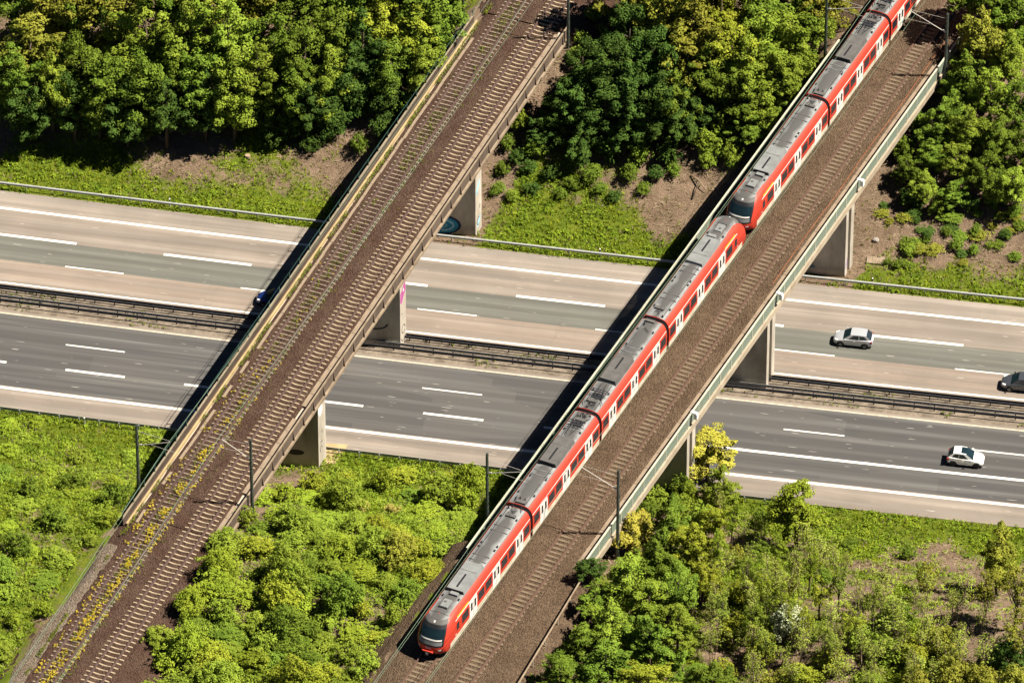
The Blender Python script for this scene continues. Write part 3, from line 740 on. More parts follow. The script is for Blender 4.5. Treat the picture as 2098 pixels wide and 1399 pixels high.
# ------------------------------------------------------------------ overhead line masts
def mast(label, o, tt, ww, zfoot, zdeck, side, wtrack, zr, latticed=True):
    """side=+1 arm reaches towards smaller w (mast stands right of the tracks)"""
    c_, s_ = math.cos(R(o[2])), math.sin(R(o[2]))
    loc = (o[0]+c_*tt+s_*ww, o[1]+s_*tt-c_*ww, zfoot)
    r = empty('catenary_mast', loc, R(o[2])); tag(r, label, 'catenary mast', 'catenary masts along the railway')
    H = zdeck + 7.9 - zfoot
    for sx in (-1, 1):
        MB().prism([(sx*.13-.03, -.13, 0), (sx*.13+.03, -.13, 0), (sx*.13+.03, .13, 0), (sx*.13-.03, .13, 0)],
                   [(sx*.085-.028, -.09, H), (sx*.085+.028, -.09, H), (sx*.085+.028, .09, H), (sx*.085-.028, .09, H)]).build('mast_channel', 'mast', r)
    n = int(H/.62)
    mb = MB()
    for k in range(n):
        z0 = k*.62+.1; z1 = z0+.55; f0 = .13-.045*z0/H; f1 = .13-.045*z1/H
        for yy in (-.14+.04*z0/H, .14-.04*z0/H):
            sg = 1 if k % 2 else -1
            mb.tube([(-sg*f0, yy, z0), (sg*f1, yy, z1)], .022, 4)
    mb.build('lacing', 'mast', r)
    za = zr + 6.9 - zfoot; reach = (ww - wtrack)*1.0          # towards the track (local +y is to the left)
    dy = reach
    MB().tube([(0, .12*(1 if dy > 0 else -1), za-1.6), (0, dy*.96, za-.15)], .035, 6).build('cantilever_tube', 'insul', r)
    MB().tube([(0, .12*(1 if dy > 0 else -1), za+.15), (0, dy*.95, za)], .014, 5).build('top_tube', 'insul', r)
    MB().tube([(0, dy*.35, za-1.1), (0, dy*1.08, za-1.25)], .012, 5).build('registration_arm', 'insul', r)
    mbi = MB(); s1 = .16*(1 if dy > 0 else -1)
    mbi.tube([(0, s1, za-1.57), (0, s1*2, za-1.47), (0, s1*3, za-1.37)], [.07, .09, .05], 8); mbi.build('insulator', 'insul', r)
    return r
mast('lattice mast outside the right handrail at the near end of the left bridge', OL, 1.5, 3.12, 3.2, 8.7, 1, 0, 8.88)
mast('lattice mast outside the right handrail at the far end of the left bridge', OL, 80.35, 3.12, 5.0, 8.7, 1, 0, 8.88)
mast('slim mast in the grass left of the near end of the left bridge', OL, -.8, -7.7, 4.5, 8.7, -1, -4.1, 8.88)
mast('mast in the trees left of the far end of the left bridge', OL, 78.4, -7.7, 5.5, 8.7, -1, -4.1, 8.88)
mast('green mast outside the mesh railing right of the train near the yellow tree', OR, -5.5, 3.35, 4.5, 9.8, 1, -.75, 10.0)
mast('green mast right of the empty track at the top right corner', OR, 73.0, 3.45, 6.0, 9.8, 1, -.75, 10.0)
mast('tall mast behind the train above the near guardrail', OR, -8.6, -8.85, 4.0, 9.8, -1, -5.05, 10.0)
mast('mast among the trees left of the train at the top', OR, 71.4, -9.1, 6.0, 9.8, -1, -5.05, 10.0)
def wires(label, o, wc, zr, sup):
    r = empty('overhead_wire', (o[0], o[1], 0), R(o[2])); tag(r, label, 'overhead wire', 'overhead wires above the tracks')
    con, mes = [], []
    for i in range(len(sup)-1):
        a, b_ = sup[i], sup[i+1]
        for k in range(16):
            u = k/16; tt = a+(b_-a)*u; st = .22*math.cos(math.pi*(i+u))
            con.append(lz(tt, wc+st, zr+5.55)); mes.append(lz(tt, wc+st*.7, zr+6.9-1.1*4*u*(1-u)*.9))
    MB().tube(con, .014, 4).build('contact_wire', 'wire', r); MB().tube(mes, .02, 4).build('messenger_wire', 'wire', r)
    mb = MB()
    for k in range(2, len(con)-1, 2): mb.tube([con[k], mes[k]], .006, 3)
    mb.build('dropper', 'wire', r)
wires('overhead wires above the bare track of the left bridge', OL, 0, 8.88, [-77, 1.5, 80.35, 159])
wires('overhead wires above the weedy track of the left bridge', OL, -4.1, 8.88, [-79, -.8, 78.4, 158])
wires('overhead wires above the empty track of the right bridge', OR, -.75, 10.0, [-84, -5.5, 73, 152])
wires('overhead wires above the red train', OR, -5.05, 10.0, [-88, -8.6, 71.4, 152])
# ------------------------------------------------------------------ train
PROF = [(1.475, .30), (1.49, .72), (1.50, 1.0), (1.51, 1.5), (1.51, 2.1), (1.49, 2.55), (1.45, 2.80), (1.38, 3.05), (1.26, 3.28), (1.10, 3.45), (.95, 3.53), (.6, 3.60), (0, 3.63)]
def half(z):
    for (a, za), (b_, zb_) in zip(PROF, PROF[1:]):
        if za <= z <= zb_: return a + (b_-a)*(z-za)/(zb_-za)
    return PROF[0][0] if z < .3 else 0.0
NZ = [(.30, .50), (.5, .22), (.8, .06), (1.1, 0), (1.5, .09), (1.9, .26), (2.4, .58), (2.9, .95), (3.28, 1.36), (3.5, 1.8), (3.63, 2.4)]
def nose_x(z):
    for (a, x0), (b_, x1) in zip(NZ, NZ[1:]):
        if a <= z <= b_: return x0 + (x1-x0)*(z-a)/(b_-a)
    return NZ[-1][1]
def nose_pt(u, z, off=0.0):
    h = half(z); p_ = Vector((nose_x(z) + .85*abs(u)**3.2, u*h, z))
    if off: p_ += Vector((-off, u*off*.6, off*.7))
    return tuple(p_)
def side_patch(mb, x0, x1, z0, z1, sd, off, nz=3):
    zs = [z0+(z1-z0)*k/nz for k in range(nz+1)]
    mb.grid([[(x, sd*(half(z)+off), z) for z in zs] for x in (x0, x1)])
def roof_box(par, x0, x1, hw, h, mat, slot=True, zb_=3.50):
    o = MB().prism([(x0, -hw, zb_), (x1, -hw, zb_), (x1, hw, zb_), (x0, hw, zb_)], [(x0+.03, -hw*.86, zb_+h), (x1-.12, -hw*.86, zb_+h), (x1-.12, hw*.86, zb_+h), (x0+.03, hw*.86, zb_+h)]).build('roof_box', mat, par)
    if slot:
        MB().box(x0+(x1-x0)*.1, x0+(x1-x0)*.55, -.09, .09, zb_+h, zb_+h+.025).build('roof_slot', 'black', par)
        MB().box(x0-.03, x0+.02, -hw*.88, hw*.88, zb_+.04, zb_+h-.02).build('box_grille', 'black', par)
        MB().box(x0+(x1-x0)*.66, x0+(x1-x0)*.675, -hw*.86, hw*.86, zb_+h, zb_+h+.012).build('box_seam', 'dark_box', par)
def vents(par, xs):
    for x in xs:
        for y in (-.82, .82):
            mb = MB(); mb.prism([(x-.16, y-.07, 3.55), (x+.16, y-.07, 3.55), (x+.16, y+.07, 3.55), (x-.16, y+.07, 3.55)], [(x-.10, y-.05, 3.70), (x+.10, y-.05, 3.70), (x+.10, y+.05, 3.70), (x-.10, y+.05, 3.70)])
            mb.build('roof_vent', 'black', par)
def clutter(par, x, n, seed):
    g = random.Random(seed)
    for k in range(n):
        xx = x+g.uniform(-.9, .9); yy = g.uniform(-.75, .75); mb = MB()
        if g.random() < .5:
            mb.tube([(xx, yy, 3.6), (xx, yy, 3.72), (xx, yy, 3.86)], [.09, .07, .04], 7); mb.build('insulator', g.choice(['black', 'dark_box', 'galv_dark']), par)
        else:
            mb.tube([(xx, yy, 3.80), (xx+g.uniform(-.8, .8), yy+g.uniform(-.6, .6), 3.78)], .035, 5); mb.build('roof_cable', 'black', par)
    mb = MB(); mb.box(x-.5, x-.15, -.6, .35, 3.58, 3.80); mb.build('roof_case', 'dark_box', par)
def pantograph(par, x, sg=1):
    mb = MB()
    for y in (-.45, .45):
        mb.tube([(x, y, 3.72), (x+sg*1.7, y*.5, 3.98), (x+sg*.15, y*.3, 4.12)], .035, 5)
    mb.tube([(x+sg*.1, -.95, 4.12), (x+sg*.1, -.6, 4.2), (x+sg*.1, .6, 4.2), (x+sg*.1, .95, 4.12)], .04, 5)
    mb.tube([(x+sg*.42, -.95, 4.1), (x+sg*.42, -.6, 4.18), (x+sg*.42, .6, 4.18), (x+sg*.42, .95, 4.1)], .04, 5)
    mb.box(x-.35, x+.35, -.55, .55, 3.6, 3.70); mb.build('pantograph', 'galv_dark', par)
def car_common(car, xa, xb, a0=None):
    """red shell between xa..xb (vertical ends)"""
    ring = [(y, z) for y, z in PROF] + [(-y, z) for y, z in reversed(PROF[:-1])]
    mb = MB(); mb.grid([[(x, y, z) for y, z in ring] for x in (xa, xb)])
    for x in (xa, xb): mb.poly([(x, y, z) for y, z in ring])
    mb.grid([[(xa, 1.475, .3), (xa, -1.475, .3)], [(xb, 1.475, .3), (xb, -1.475, .3)]])
    o = mb.build('car_body', 'red', car); smooth_by_angle(o, 30)
def car_roof(car, xa, xb):
    ys = [-1.0, -.95, -.6, -.3, 0, .3, .6, .95, 1.0]
    def zz(y): return 3.645 - .10*(abs(y)/.95)**2 + .01
    mb = MB(); mb.grid([[(x, y, zz(y) if abs(y) < 1 else 3.5) for y in ys] for x in np.linspace(xa+.05, xb-.05, 8)])
    o = mb.build('roof', 'roof', car)
    if o.data.polygons[len(o.data.polygons)//2].normal.z < 0: o.data.flip_normals()
    for p_ in o.data.polygons: p_.use_smooth = True
    for y in (-.98, .98):
        MB().box(xa+.1, xb-.1, y-.03, y+.03, 3.50, 3.58).build('roof_gutter', 'grey_box', car)
def car_sides(car, xa, xb, doors, wins, stripe=None, sill_a=None):
    for sd_ in (-1, 1):
        mb = MB(); side_patch(mb, sill_a if sill_a else xa+.02, xb-.02, .31, .98, sd_, .006, 3); mb.build('sill', 'sill', car)
        mb = MB(); side_patch(mb, (sill_a+1.2 if sill_a else xa+.05), xb-.05, 2.76, 2.84, sd_, .012, 1); mb.build('gutter_line', 'door', car)
        for d in doors:
            mb = MB(); side_patch(mb, d-.80, d+.80, .40, 2.72, sd_, .010, 6); mb.build('door', 'door', car)
            for e in (-.38, .38):
                mb = MB(); side_patch(mb, d+e-.17, d+e+.17, 1.50, 2.45, sd_, .020, 3); mb.build('door_window', 'glass', car)
            mb = MB(); side_patch(mb, d-.015, d+.015, .52, 2.70, sd_, .016, 6); mb.build('door_seam', 'black', car)
        for wn, wd in wins:
            mb = MB(); side_patch(mb, wn-wd/2-.07, wn+wd/2+.07, 1.40, 2.55, sd_, .008, 4); mb.build('window_frame', 'red', car)
            mb = MB(); side_patch(mb, wn-wd/2, wn+wd/2, 1.47, 2.48, sd_, .018, 4); mb.build('window', 'glass', car)
        if stripe:
            mb = MB(); side_patch(mb, stripe[0], stripe[1], 2.86, 3.02, sd_, .012, 2); mb.build('yellow_stripe', 'yellow', car)
    for xx in (xa+2.6, xb-2.6):
        mb = MB()
        mb.box(xx-1.3, xx+1.3, -1.05, 1.05, .35, .62); mb.build('bogie_frame', 'black', car)
        mb = MB()
        for ax in (-.95, .95):
            for y in (-.75, .75): mb.tube([(xx+ax, y-.06, .42), (xx+ax, y+.06, .42)], .42, 14)
        mb.build('wheel_set', 'galv_dark', car)
def end_car(par, name='car'):
    """cab at x=0, coupled end at x=19.3"""
    car = empty(name, (0, 0, 0), 0, par)
    xb = 19.05
    zs = [.30, .5, .8, 1.1, 1.5, 1.7, 1.9, 2.15, 2.4, 2.65, 2.9, 3.1, 3.28, 3.4, 3.5, 3.58, 3.63]
    us = [-1, -.94, -.85, -.7, -.5, -.25, 0, .25, .5, .7, .85, .94, 1]
    mb = MB(); mb.grid([[nose_pt(u, z) for u in us] for z in zs])
    # shell from the nose edge back to x=4
    for sd_ in (-1, 1):
        mb.grid([[nose_pt(sd_, z) for z in zs], [(4.0, sd_*half(z), z) for z in zs]])
    o = mb.build('nose', 'red', car); bm_ = bmesh.new(); bm_.from_mesh(o.data); bmesh.ops.remove_doubles(bm_, verts=bm_.verts, dist=.001); bmesh.ops.recalc_face_normals(bm_, faces=bm_.faces); bm_.to_mesh(o.data); bm_.free(); smooth_by_angle(o, 40)
    car_common(car, 4.0, xb); car_roof(car, 4.3, xb)
    def npatch(nm, mat, u0, u1, z0, z1, off, nu=10, nz_=8, par_=None):
        m_ = MB(); m_.grid([[nose_pt(u0+(u1-u0)*i/nu, z0+(z1-z0)*k/nz_, off) for i in range(nu+1)] for k in range(nz_+1)])
        ob = m_.build(nm, mat, car); smooth_by_angle(ob, 60); return ob
    npatch('windscreen_surround', 'black', -.86, .86, 1.42, 3.24, .010, 16, 14)
    npatch('windscreen', 'glass_green', -.78, .78, 2.08, 2.92, .022, 16, 10)
    npatch('windscreen_pale_strip', 'door', -.74, .66, 1.98, 2.10, .027, 10, 2)  # pale strip across the lower edge of the windscreen
    npatch('lower_panel', 'grey_box', -.78, .78, 1.56, 1.90, .020, 12, 3)
    npatch('cab_roof_panel', 'dark_box', -.90, .90, 3.20, 3.46, .014, 14, 5)
    npatch('cab_roof', 'roof', -.97, .97, 3.46, 3.625, .018, 16, 6)
    mbr = MB(); mbr.grid([[(x_, y_, 3.655-.10*(abs(y_)/.95)**2+.012) for y_ in (-.95, -.6, -.3, 0, .3, .6, .95)] for x_ in (2.5, 3.4, 4.35)]); mbr.build('cab_roof', 'roof', car)
    npatch('top_lamp', 'lamp', -.06, .06, 3.30, 3.40, .035, 2, 2)
    for sd_ in (-1, 1):
        npatch('headlight', 'lamp', sd_*.62, sd_*.78, 1.02, 1.16, .016, 3, 2)
        npatch('tail_light', 'lampred', sd_*.80, sd_*.88, 1.02, 1.14, .018, 2, 2)
    npatch('front_skirt', 'black', -.96, .96, .32, .62, .012, 14, 3)
    # operator's emblem, a small white outlined box with two letters
    npatch('emblem', 'door', -.17, .17, 1.18, 1.34, .015, 3, 2); npatch('emblem_field', 'red', -.14, .14, 1.20, 1.32, .020, 3, 2)
    for uu in (-.06, .06):
        npatch('emblem_letter', 'door', uu-.04, uu+.04, 1.215, 1.305, .025, 1, 1); npatch('letter_counter', 'red', uu-.015, uu+.02, 1.235, 1.285, .029, 1, 1)
    m_ = MB(); m_.box(-.30, .5, -.16, .16, .62, .86); m_.tube([(-.42, 0, .74), (-.28, 0, .74)], .13, 8); m_.build('coupler', 'galv_dark', car)
    m_ = MB(); m_.box(-.18, .3, -.52, .52, .84, .98); m_.build('coupler_cover', 'red', car)
    # cab side window
    for sd_ in (-1, 1):
        m_ = MB(); side_patch(m_, 3.05, 3.55, 1.55, 2.40, sd_, .02, 3); m_.build('cab_window', 'glass', car)
        m_ = MB(); side_patch(m_, 2.75, 2.95, 1.15, 1.30, sd_, .02, 1); m_.build('side_lamp', 'lamp', car)
    car_sides(car, 1.0, xb, [6.6, 11.6, 16.6], [(4.85, 1.35), (8.3, 1.25), (9.9, 1.25), (13.3, 1.25), (14.9, 1.25), (18.2, 1.15)], (3.3, 5.75), 1.7)
    m_ = MB(); m_.prism([(3.2, -.42, 3.58), (4.5, -.42, 3.58), (4.5, .42, 3.58), (3.2, .42, 3.58)], [(3.3, -.36, 3.78), (4.4, -.36, 3.78), (4.4, .36, 3.78), (3.3, .36, 3.78)]); m_.build('antenna_box', 'grey_box', car)
    m_ = MB(); m_.tube([(4.0, .1, 3.78), (4.0, .1, 3.83)], .14, 12); m_.build('antenna', 'dark_box', car)
    MB().box(3.15, 3.25, -.45, .45, 3.60, 3.76).build('antenna_grille', 'black', car)
    vents(car, [4.9, 12.6, 13.2, 17.4])
    MB().box(5.15, 5.55, -.55, .25, 3.6, 3.84).build('roof_case', 'grey_box', car)
    roof_box(car, 5.75, 10.1, .98, .40, 'grey_box')
    clutter(car, 18.0, 7, 33)
    for xr in (10.6, 11.4, 15.2, 16.0): MB().box(xr, xr+.06, -.85, .85, 3.60, 3.67).build('roof_rib', 'dark_box', car)
    MB().tube([(10.2, .66, 3.66), (18.8, .66, 3.66)], .028, 5).build('roof_cable', 'black', car)
    return car
def mid_car(par, x0, flip=False, seed=1):
    car = empty('car', (x0, 0, 0), 0, par)
    if flip: car.location.x = x0+15.41; car.rotation_euler = (0, 0, math.pi)
    xa, xb = .25, 15.16
    car_common(car, xa, xb); car_roof(car, xa, xb)
    car_sides(car, xa, xb, [2.70, 7.70, 12.70], [(1.1, 1.15), (4.4, 1.25), (6.0, 1.25), (9.4, 1.25), (11.0, 1.25), (14.3, 1.15)])
    roof_box(car, 6.6, 10.8, .96, .50, 'dark_box')
    for xr in (4.9, 5.6, 12.3, 12.9):
        MB().box(xr, xr+.06, -.85, .85, 3.60, 3.67).build('roof_rib', 'grey_box', car)
    MB().tube([(11.0, .62, 3.66), (15.0, .62, 3.66)], .03, 5).build('roof_cable', 'black', car); MB().tube([(.3, -.62, 3.66), (6.6, -.62, 3.66)], .025, 5).build('roof_cable', 'black', car)
    vents(car, [2.0, 4.6, 12.2])
    clutter(car, 14.2, 16, seed); clutter(car, .9, 6, seed+5)
    return car
def gangway(par, x):
    prof = [(y*.93, .45+(z-.3)*.93) for y, z in PROF]
    ring = [(y, z) for y, z in prof] + [(-y, z) for y, z in reversed(prof[:-1])]
    mb = MB(); rows = []
    for k in range(9):
        s_ = 1.0 if k % 2 else .965
        rows.append([(x-.3+.6*k/8, y*s_, .45+(z-.45)*s_) for y, z in ring])
    mb.grid(rows); mb.build('gangway', 'black', par)
def train(label, t_nose):
    c_, s_ = math.cos(R(OR[2])), math.sin(R(OR[2])); ww = -5.05
    r = empty('train', (OR[0]+c_*t_nose+s_*ww, OR[1]+s_*t_nose-c_*ww, 10.0), R(OR[2])); tag(r, label, 'train')
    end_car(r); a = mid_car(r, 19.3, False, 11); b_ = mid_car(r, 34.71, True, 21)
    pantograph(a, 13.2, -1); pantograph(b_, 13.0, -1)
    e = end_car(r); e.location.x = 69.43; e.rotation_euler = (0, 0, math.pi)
    for x in (19.3, 34.71, 50.12): gangway(r, x)
    return r
TN = -29.25
train('front red and white commuter train unit with its nose low in the picture', TN)
train('rear red and white commuter train unit running out of the top right', TN+69.43+.15)

# ------------------------------------------------------------------ cars on the motorway
def car(label, loc, heading, paint, L=3.9, W_=1.68, H=1.46, wb=2.45, style='hatch', sunroof=False, dark=False):
    r = empty('car', loc, heading); tag(r, label, 'car')
    hw = W_/2; xf = L/2
    # stations: x (front positive), half width, sill z, belt z
    S = [(xf, hw*.55, .38, .52), (xf-.06, hw*.72, .30, .62), (xf-.22, hw*.88, .24, .70), (xf-.55, hw*.97, .22, .78), (xf-.95, hw, .21, .86), (xf-1.25, hw, .21, .93),
         (.1, hw, .20, .95), (-xf+.9, hw, .21, .99), (-xf+.45, hw*.97, .23, 1.0), (-xf+.18, hw*.90, .28, .98), (-xf+.05, hw*.80, .34, .86), (-xf, hw*.70, .42, .72)]
    rows = []
    for x, h, z0, zb_ in S:
        half_ = [(h*.90, z0), (h, z0+(zb_-z0)*.35), (h*1.005, z0+(zb_-z0)*.62), (h*.965, zb_-.03), (h*.86, zb_), (h*.45, zb_+.025), (0, zb_+.035)]
        rows.append([(x, y, z) for y, z in half_] + [(x, -y, z) for y, z in reversed(half_[:-1])])
    mb = MB(); mb.grid(rows); mb.poly(rows[0]); mb.poly(rows[-1][::-1])
    mb.grid([[rw[0], rw[-1]] for rw in rows])
    o = mb.build('body', paint, r); smooth_by_angle(o, 42)
    # cabin
    if style == 'sedan': cx = [(xf-1.18, .95), (xf-1.95, H), (-xf+1.45, H-.02), (-xf+.62, 1.02)]
    else: cx = [(xf-1.02, .93), (xf-1.72, H-.01), (-xf+.62, H-.04), (-xf+.14, 1.0)]
    b0, b1 = hw*.93, hw*.72
    A, B_, C_, D_ = cx
    def ring(x, z, wy): return [(x, wy, z), (x, wy*.5, z+.025), (x, 0, z+.035), (x, -wy*.5, z+.025), (x, -wy, z)]
    xm = (B_[0]+C_[0])/2
    rr = [ring(B_[0], B_[1]-.03, b1*.98), ring(xm, H+.015, b1), ring(C_[0], C_[1], b1*.95)]
    mb = MB(); mb.grid(rr); o = mb.build('roof_panel', paint, r); smooth_by_angle(o, 60)
    if o.data.polygons[0].normal.z < 0: o.data.flip_normals()
    MB().grid([ring(A[0], A[1], b0*.92), ring(B_[0], B_[1]-.03, b1*.98)]).build('windscreen', 'glass_green', r)
    MB().grid([ring(C_[0], C_[1], b1*.95), ring(D_[0], D_[1], b0*.84)]).build('rear_window', 'glass', r)
    for sd_ in (1, -1):
        # painted cabin side (pillars) and the glass set into it
        low = [(A[0], sd_*b0*.92, A[1]), (xm, sd_*b0*1.0, .955), (D_[0], sd_*b0*.84, D_[1])]
        top = [(B_[0], sd_*b1*.98, B_[1]-.03), (xm, sd_*b1, H+.015), (C_[0], sd_*b1*.95, C_[1])]
        mb = MB(); mb.grid([low, top]); mb.build('cabin_side', paint, r)
        def q(u, v, off=.012):
            def lp(pts):
                k = 0 if u < .5 else 1; s = (u-.5*k)*2; return Vector(pts[k]).lerp(Vector(pts[k+1]), s)
            p_ = lp(low).lerp(lp(top), v); return tuple(p_ + Vector((0, sd_*off, off*.3)))
        for u0, u1 in ((.10, .52), (.555, .88)):
            mb = MB(); mb.poly([q(u0+(.06 if u0 < .3 else 0), .10), q(.5 if u1 > .51 and u0 < .3 else u0+.01, .10), q(u1, .10), q(u1-.03*(u1 > .8), .86), q(u0+(.13 if u0 < .3 else 0), .86)] if u0 < .3 else [q(u0, .10), q(u1, .12), q(u1-.06, .84), q(u0, .86)])
            mb.build('side_window', 'glass', r)
        mb = MB(); mb.prism([(A[0]-.28, sd_*(hw+.02), .95), (A[0]-.10, sd_*(hw+.02), .95), (A[0]-.10, sd_*(hw+.18), .95), (A[0]-.26, sd_*(hw+.18), .95)], [(A[0]-.27, sd_*(hw+.02), 1.07), (A[0]-.13, sd_*(hw+.02), 1.07), (A[0]-.13, sd_*(hw+.17), 1.07), (A[0]-.26, sd_*(hw+.17), 1.07)]); mb.build('mirror', paint, r)
        MB().box(-.28, -.08, sd_*hw*1.0-.012, sd_*hw*1.0+.025, .80, .835).build('door_handle', paint, r)
        mb = MB(); mb.box(-.005, .005, sd_*hw*1.0-.01, sd_*hw*1.0+.012, .30, .90); mb.build('door_gap', 'black', r)
        mb = MB(); mb.prism([(xf-.10, sd_*hw*.50, .56), (xf-.10, sd_*hw*.78, .56), (xf-.42, sd_*hw*.955, .60), (xf-.42, sd_*hw*.70, .60)], [(xf-.15, sd_*hw*.50, .70), (xf-.17, sd_*hw*.77, .70), (xf-.50, sd_*hw*.96, .765), (xf-.50, sd_*hw*.72, .79)]); mb.build('headlight', 'lamp', r)
        mb = MB(); mb.box(-xf+.03, -xf+.24, sd_*hw*.86-.09, sd_*hw*.86+.06, .66, .90); mb.build('tail_light', 'lampred', r)
        for wx in (wb/2, -wb/2):
            arch = [(wx+.38*math.cos(R(a_)), sd_*(hw*1.0+.008), .31+.37*math.sin(R(a_))) for a_ in range(-18, 199, 18)]
            MB().poly(arch).build('wheel_arch', 'black', r)
            wh = empty('wheel', (wx, sd_*(hw-.06), .30), 0, r)
            mb = MB(); mb.tube([(0, -.09, 0), (0, -.06, 0), (0, .06, 0), (0, .09, 0)], [.27, .30, .30, .27], 18); mb.build('tyre', 'tyre', wh)
            mb = MB(); mb.tube([(0, sd_*.07, 0), (0, sd_*.098, 0)], [.19, .17], 14); mb.build('rim', 'black' if dark else 'rim', wh)
    MB().box(xf-.03, xf+.012, -hw*.5, hw*.5, .33, .47).build('grille', 'black', r)
    MB().box(-xf-.012, -xf+.03, -hw*.30, hw*.30, .60, .72).build('number_plate', 'white', r)
    MB().box(-xf+.1, xf-.1, -hw*.85, hw*.85, .14, .24).build('underbody', 'black', r)
    if sunroof:
        mb = MB(); mb.grid([[(x, y, z+.012) for x, y, z in rg] for rg in ([(B_[0]+.02, b1*.80, B_[1]-.012), (B_[0]+.02, 0, B_[1]+.01), (B_[0]+.02, -b1*.80, B_[1]-.012)], [(xm+.12, b1*.80, H+.03), (xm+.12, 0, H+.052), (xm+.12, -b1*.80, H+.03)])])
        mb.build('sunroof', 'glass_green', r)
    return r
car('silver hatchback driving left on the far carriageway right of the train bridge', P(33.34, 5.69, .008), math.pi+.01, 'p_silver', 3.92, 1.70, 1.46, 2.42)
car('white small car with dark sunroof on the near carriageway', P(46.78, -10.62, .008), .013, 'p_white', 3.6, 1.64, 1.48, 2.28, sunroof=True, dark=True)
car('dark grey car cut by the right edge of the picture', P(50.85, 1.58, .008), math.pi+.014, 'p_grey', 4.4, 1.80, 1.50, 2.66)
car('dark blue car half hidden in the shadow of the left bridge', P(-24.1, 1.62, .008), math.pi, 'p_blue', 4.1, 1.74, 1.48, 2.5)

# ------------------------------------------------------------------ vegetation meshes
def leaf_quads(cen, rad, per, size, rg, up=.35, flat=1.0, nup=.6):
    n = len(cen); k = n*per
    d = rg.normal(size=(k, 3)); d[:, 2] += up*1.2; d /= np.linalg.norm(d, axis=1, keepdims=True)
    c = np.repeat(cen, per, 0); r_ = np.repeat(rad, per)[:, None]
    pz = c + d*r_*rg.uniform(.45, 1.0, (k, 1))**.6*np.array([1, 1, flat])
    nr = d*.95 + rg.normal(size=(k, 3))*.38 + np.array([0, 0, nup]); nr /= np.linalg.norm(nr, axis=1, keepdims=True)
    a = rg.normal(size=(k, 3)); tg = np.cross(nr, a); tg /= np.linalg.norm(tg, axis=1, keepdims=True); bt = np.cross(nr, tg)
    s = (size*rg.uniform(.65, 1.35, (k, 1)))
    return np.stack([pz-tg*s*.55, pz+bt*s*.36-tg*s*.05, pz+tg*s*.55, pz-bt*s*.36-tg*s*.05], 1)
def crown_points(rg, n, rx, z0, z1, lob=4, shell=.55):
    """clump centres in an uneven ovoid"""
    d = rg.normal(size=(n, 3)); d /= np.linalg.norm(d, axis=1, keepdims=True)
    lobes = rg.normal(size=(lob, 3)); lobes /= np.linalg.norm(lobes, axis=1, keepdims=True)
    w_ = 1 + .30*np.max(np.clip(d@lobes.T, 0, 1)**3, 1) - .22*np.max(np.clip(-(d@lobes.T), 0, 1)**4, 1)
    rr = (shell + (1-shell)*rg.random(n))*w_*.84
    h = (z1-z0)/2
    pts = d*rr[:, None]*np.array([rx, rx, h]); pts[:, 2] += (z0+z1)/2
    taper = 1.0 - .35*np.clip((pts[:, 2]-(z0+z1)/2)/h, 0, 1)
    pts[:, :2] *= taper[:, None]
    return pts
def tree_variant(seed, H=10.0, r=3.0, n=100, per=100, ls=.215, base=.12, nl=6):
    """crown of several upright limbs' foliage masses with dark gaps between them"""
    rg = np.random.default_rng(seed)
    cs = []
    for k in range(nl):
        a_ = 2*np.pi*(k+rg.uniform(-.3, .3))/nl; off = rg.uniform(.35, .66)*r if k else 0.0
        top = H*(rg.uniform(.62, .95) if k else 1.0); bot = H*(base+rg.uniform(0, .18))
        m_ = int(n/nl); q_ = crown_points(rg, m_, r*rg.uniform(.42, .60), bot, top, lob=4, shell=.6)
        q_[:, 0] += np.cos(a_)*off; q_[:, 1] += np.sin(a_)*off; cs.append(q_)
    cen = np.concatenate(cs); n = len(cen)
    rad = rg.uniform(.25, .80, n)*r/3+.12
    q = leaf_quads(cen, rad, per, ls, rg, flat=.55, up=.35, nup=.40)
    pick_ = cen[rg.integers(0, n, 130)]; cc_ = cen.mean(0); sp = cc_ + (pick_-cc_)*rg.uniform(1.05, 1.22, (130, 1))
    q3 = leaf_quads(sp, rg.uniform(.12, .36, 130), 18, ls, rg, flat=.7, nup=.4)
    crown = quads_mesh('crown', np.concatenate([q, q3]), LEAF['mid'])
    mb = MB(); top = H*.72; g = random.Random(seed)
    mb.tube([(0, 0, -.4), (.05, .03, H*.18), (-.06, .08, H*.4), (.08, 0, top)], [.24, .19, .13, .04], 7)
    for k in range(12):
        z = H*g.uniform(.18, .6); e = cen[g.randrange(n)]
        mb.tube([(0, 0, z), (e[0]*.45, e[1]*.45, z+(e[2]-z)*.55+.2), (e[0]*.9, e[1]*.9, e[2])], [.075, .05, .018], 5)
    return crown, mb.mesh('trunk', 'bark', True)
def bush_variant(seed, H, r, n, per, ls):
    rg = np.random.default_rng(seed)
    cen = crown_points(rg, n, r, H*.02, H*.92, lob=6, shell=.35); cen[:, 2] = np.maximum(cen[:, 2], .10*H)
    q = leaf_quads(cen, rg.uniform(.14, .40, n)*r, per, ls, rg, flat=.65, up=.5, nup=.55)
    sp = crown_points(rg, n, r*1.12, 0, H*1.05, lob=6, shell=.85); sp[:, 2] = np.maximum(sp[:, 2], .08*H)
    q = np.concatenate([q, leaf_quads(sp, rg.uniform(.08, .2, n)*r, per//4, ls, rg, flat=.9)])
    crown = quads_mesh('crown', q, LEAF['mid'])
    mb = MB(); g = random.Random(seed)
    for k in range(6):
        a_ = g.uniform(0, 6.28); e = cen[g.randrange(n)]
        mb.tube([(.1*math.cos(a_), .1*math.sin(a_), -.2), (e[0]*.5, e[1]*.5, e[2]*.6), tuple(e)], [.045, .03, .01], 4)
    return crown, mb.mesh('stems', 'bark', True)
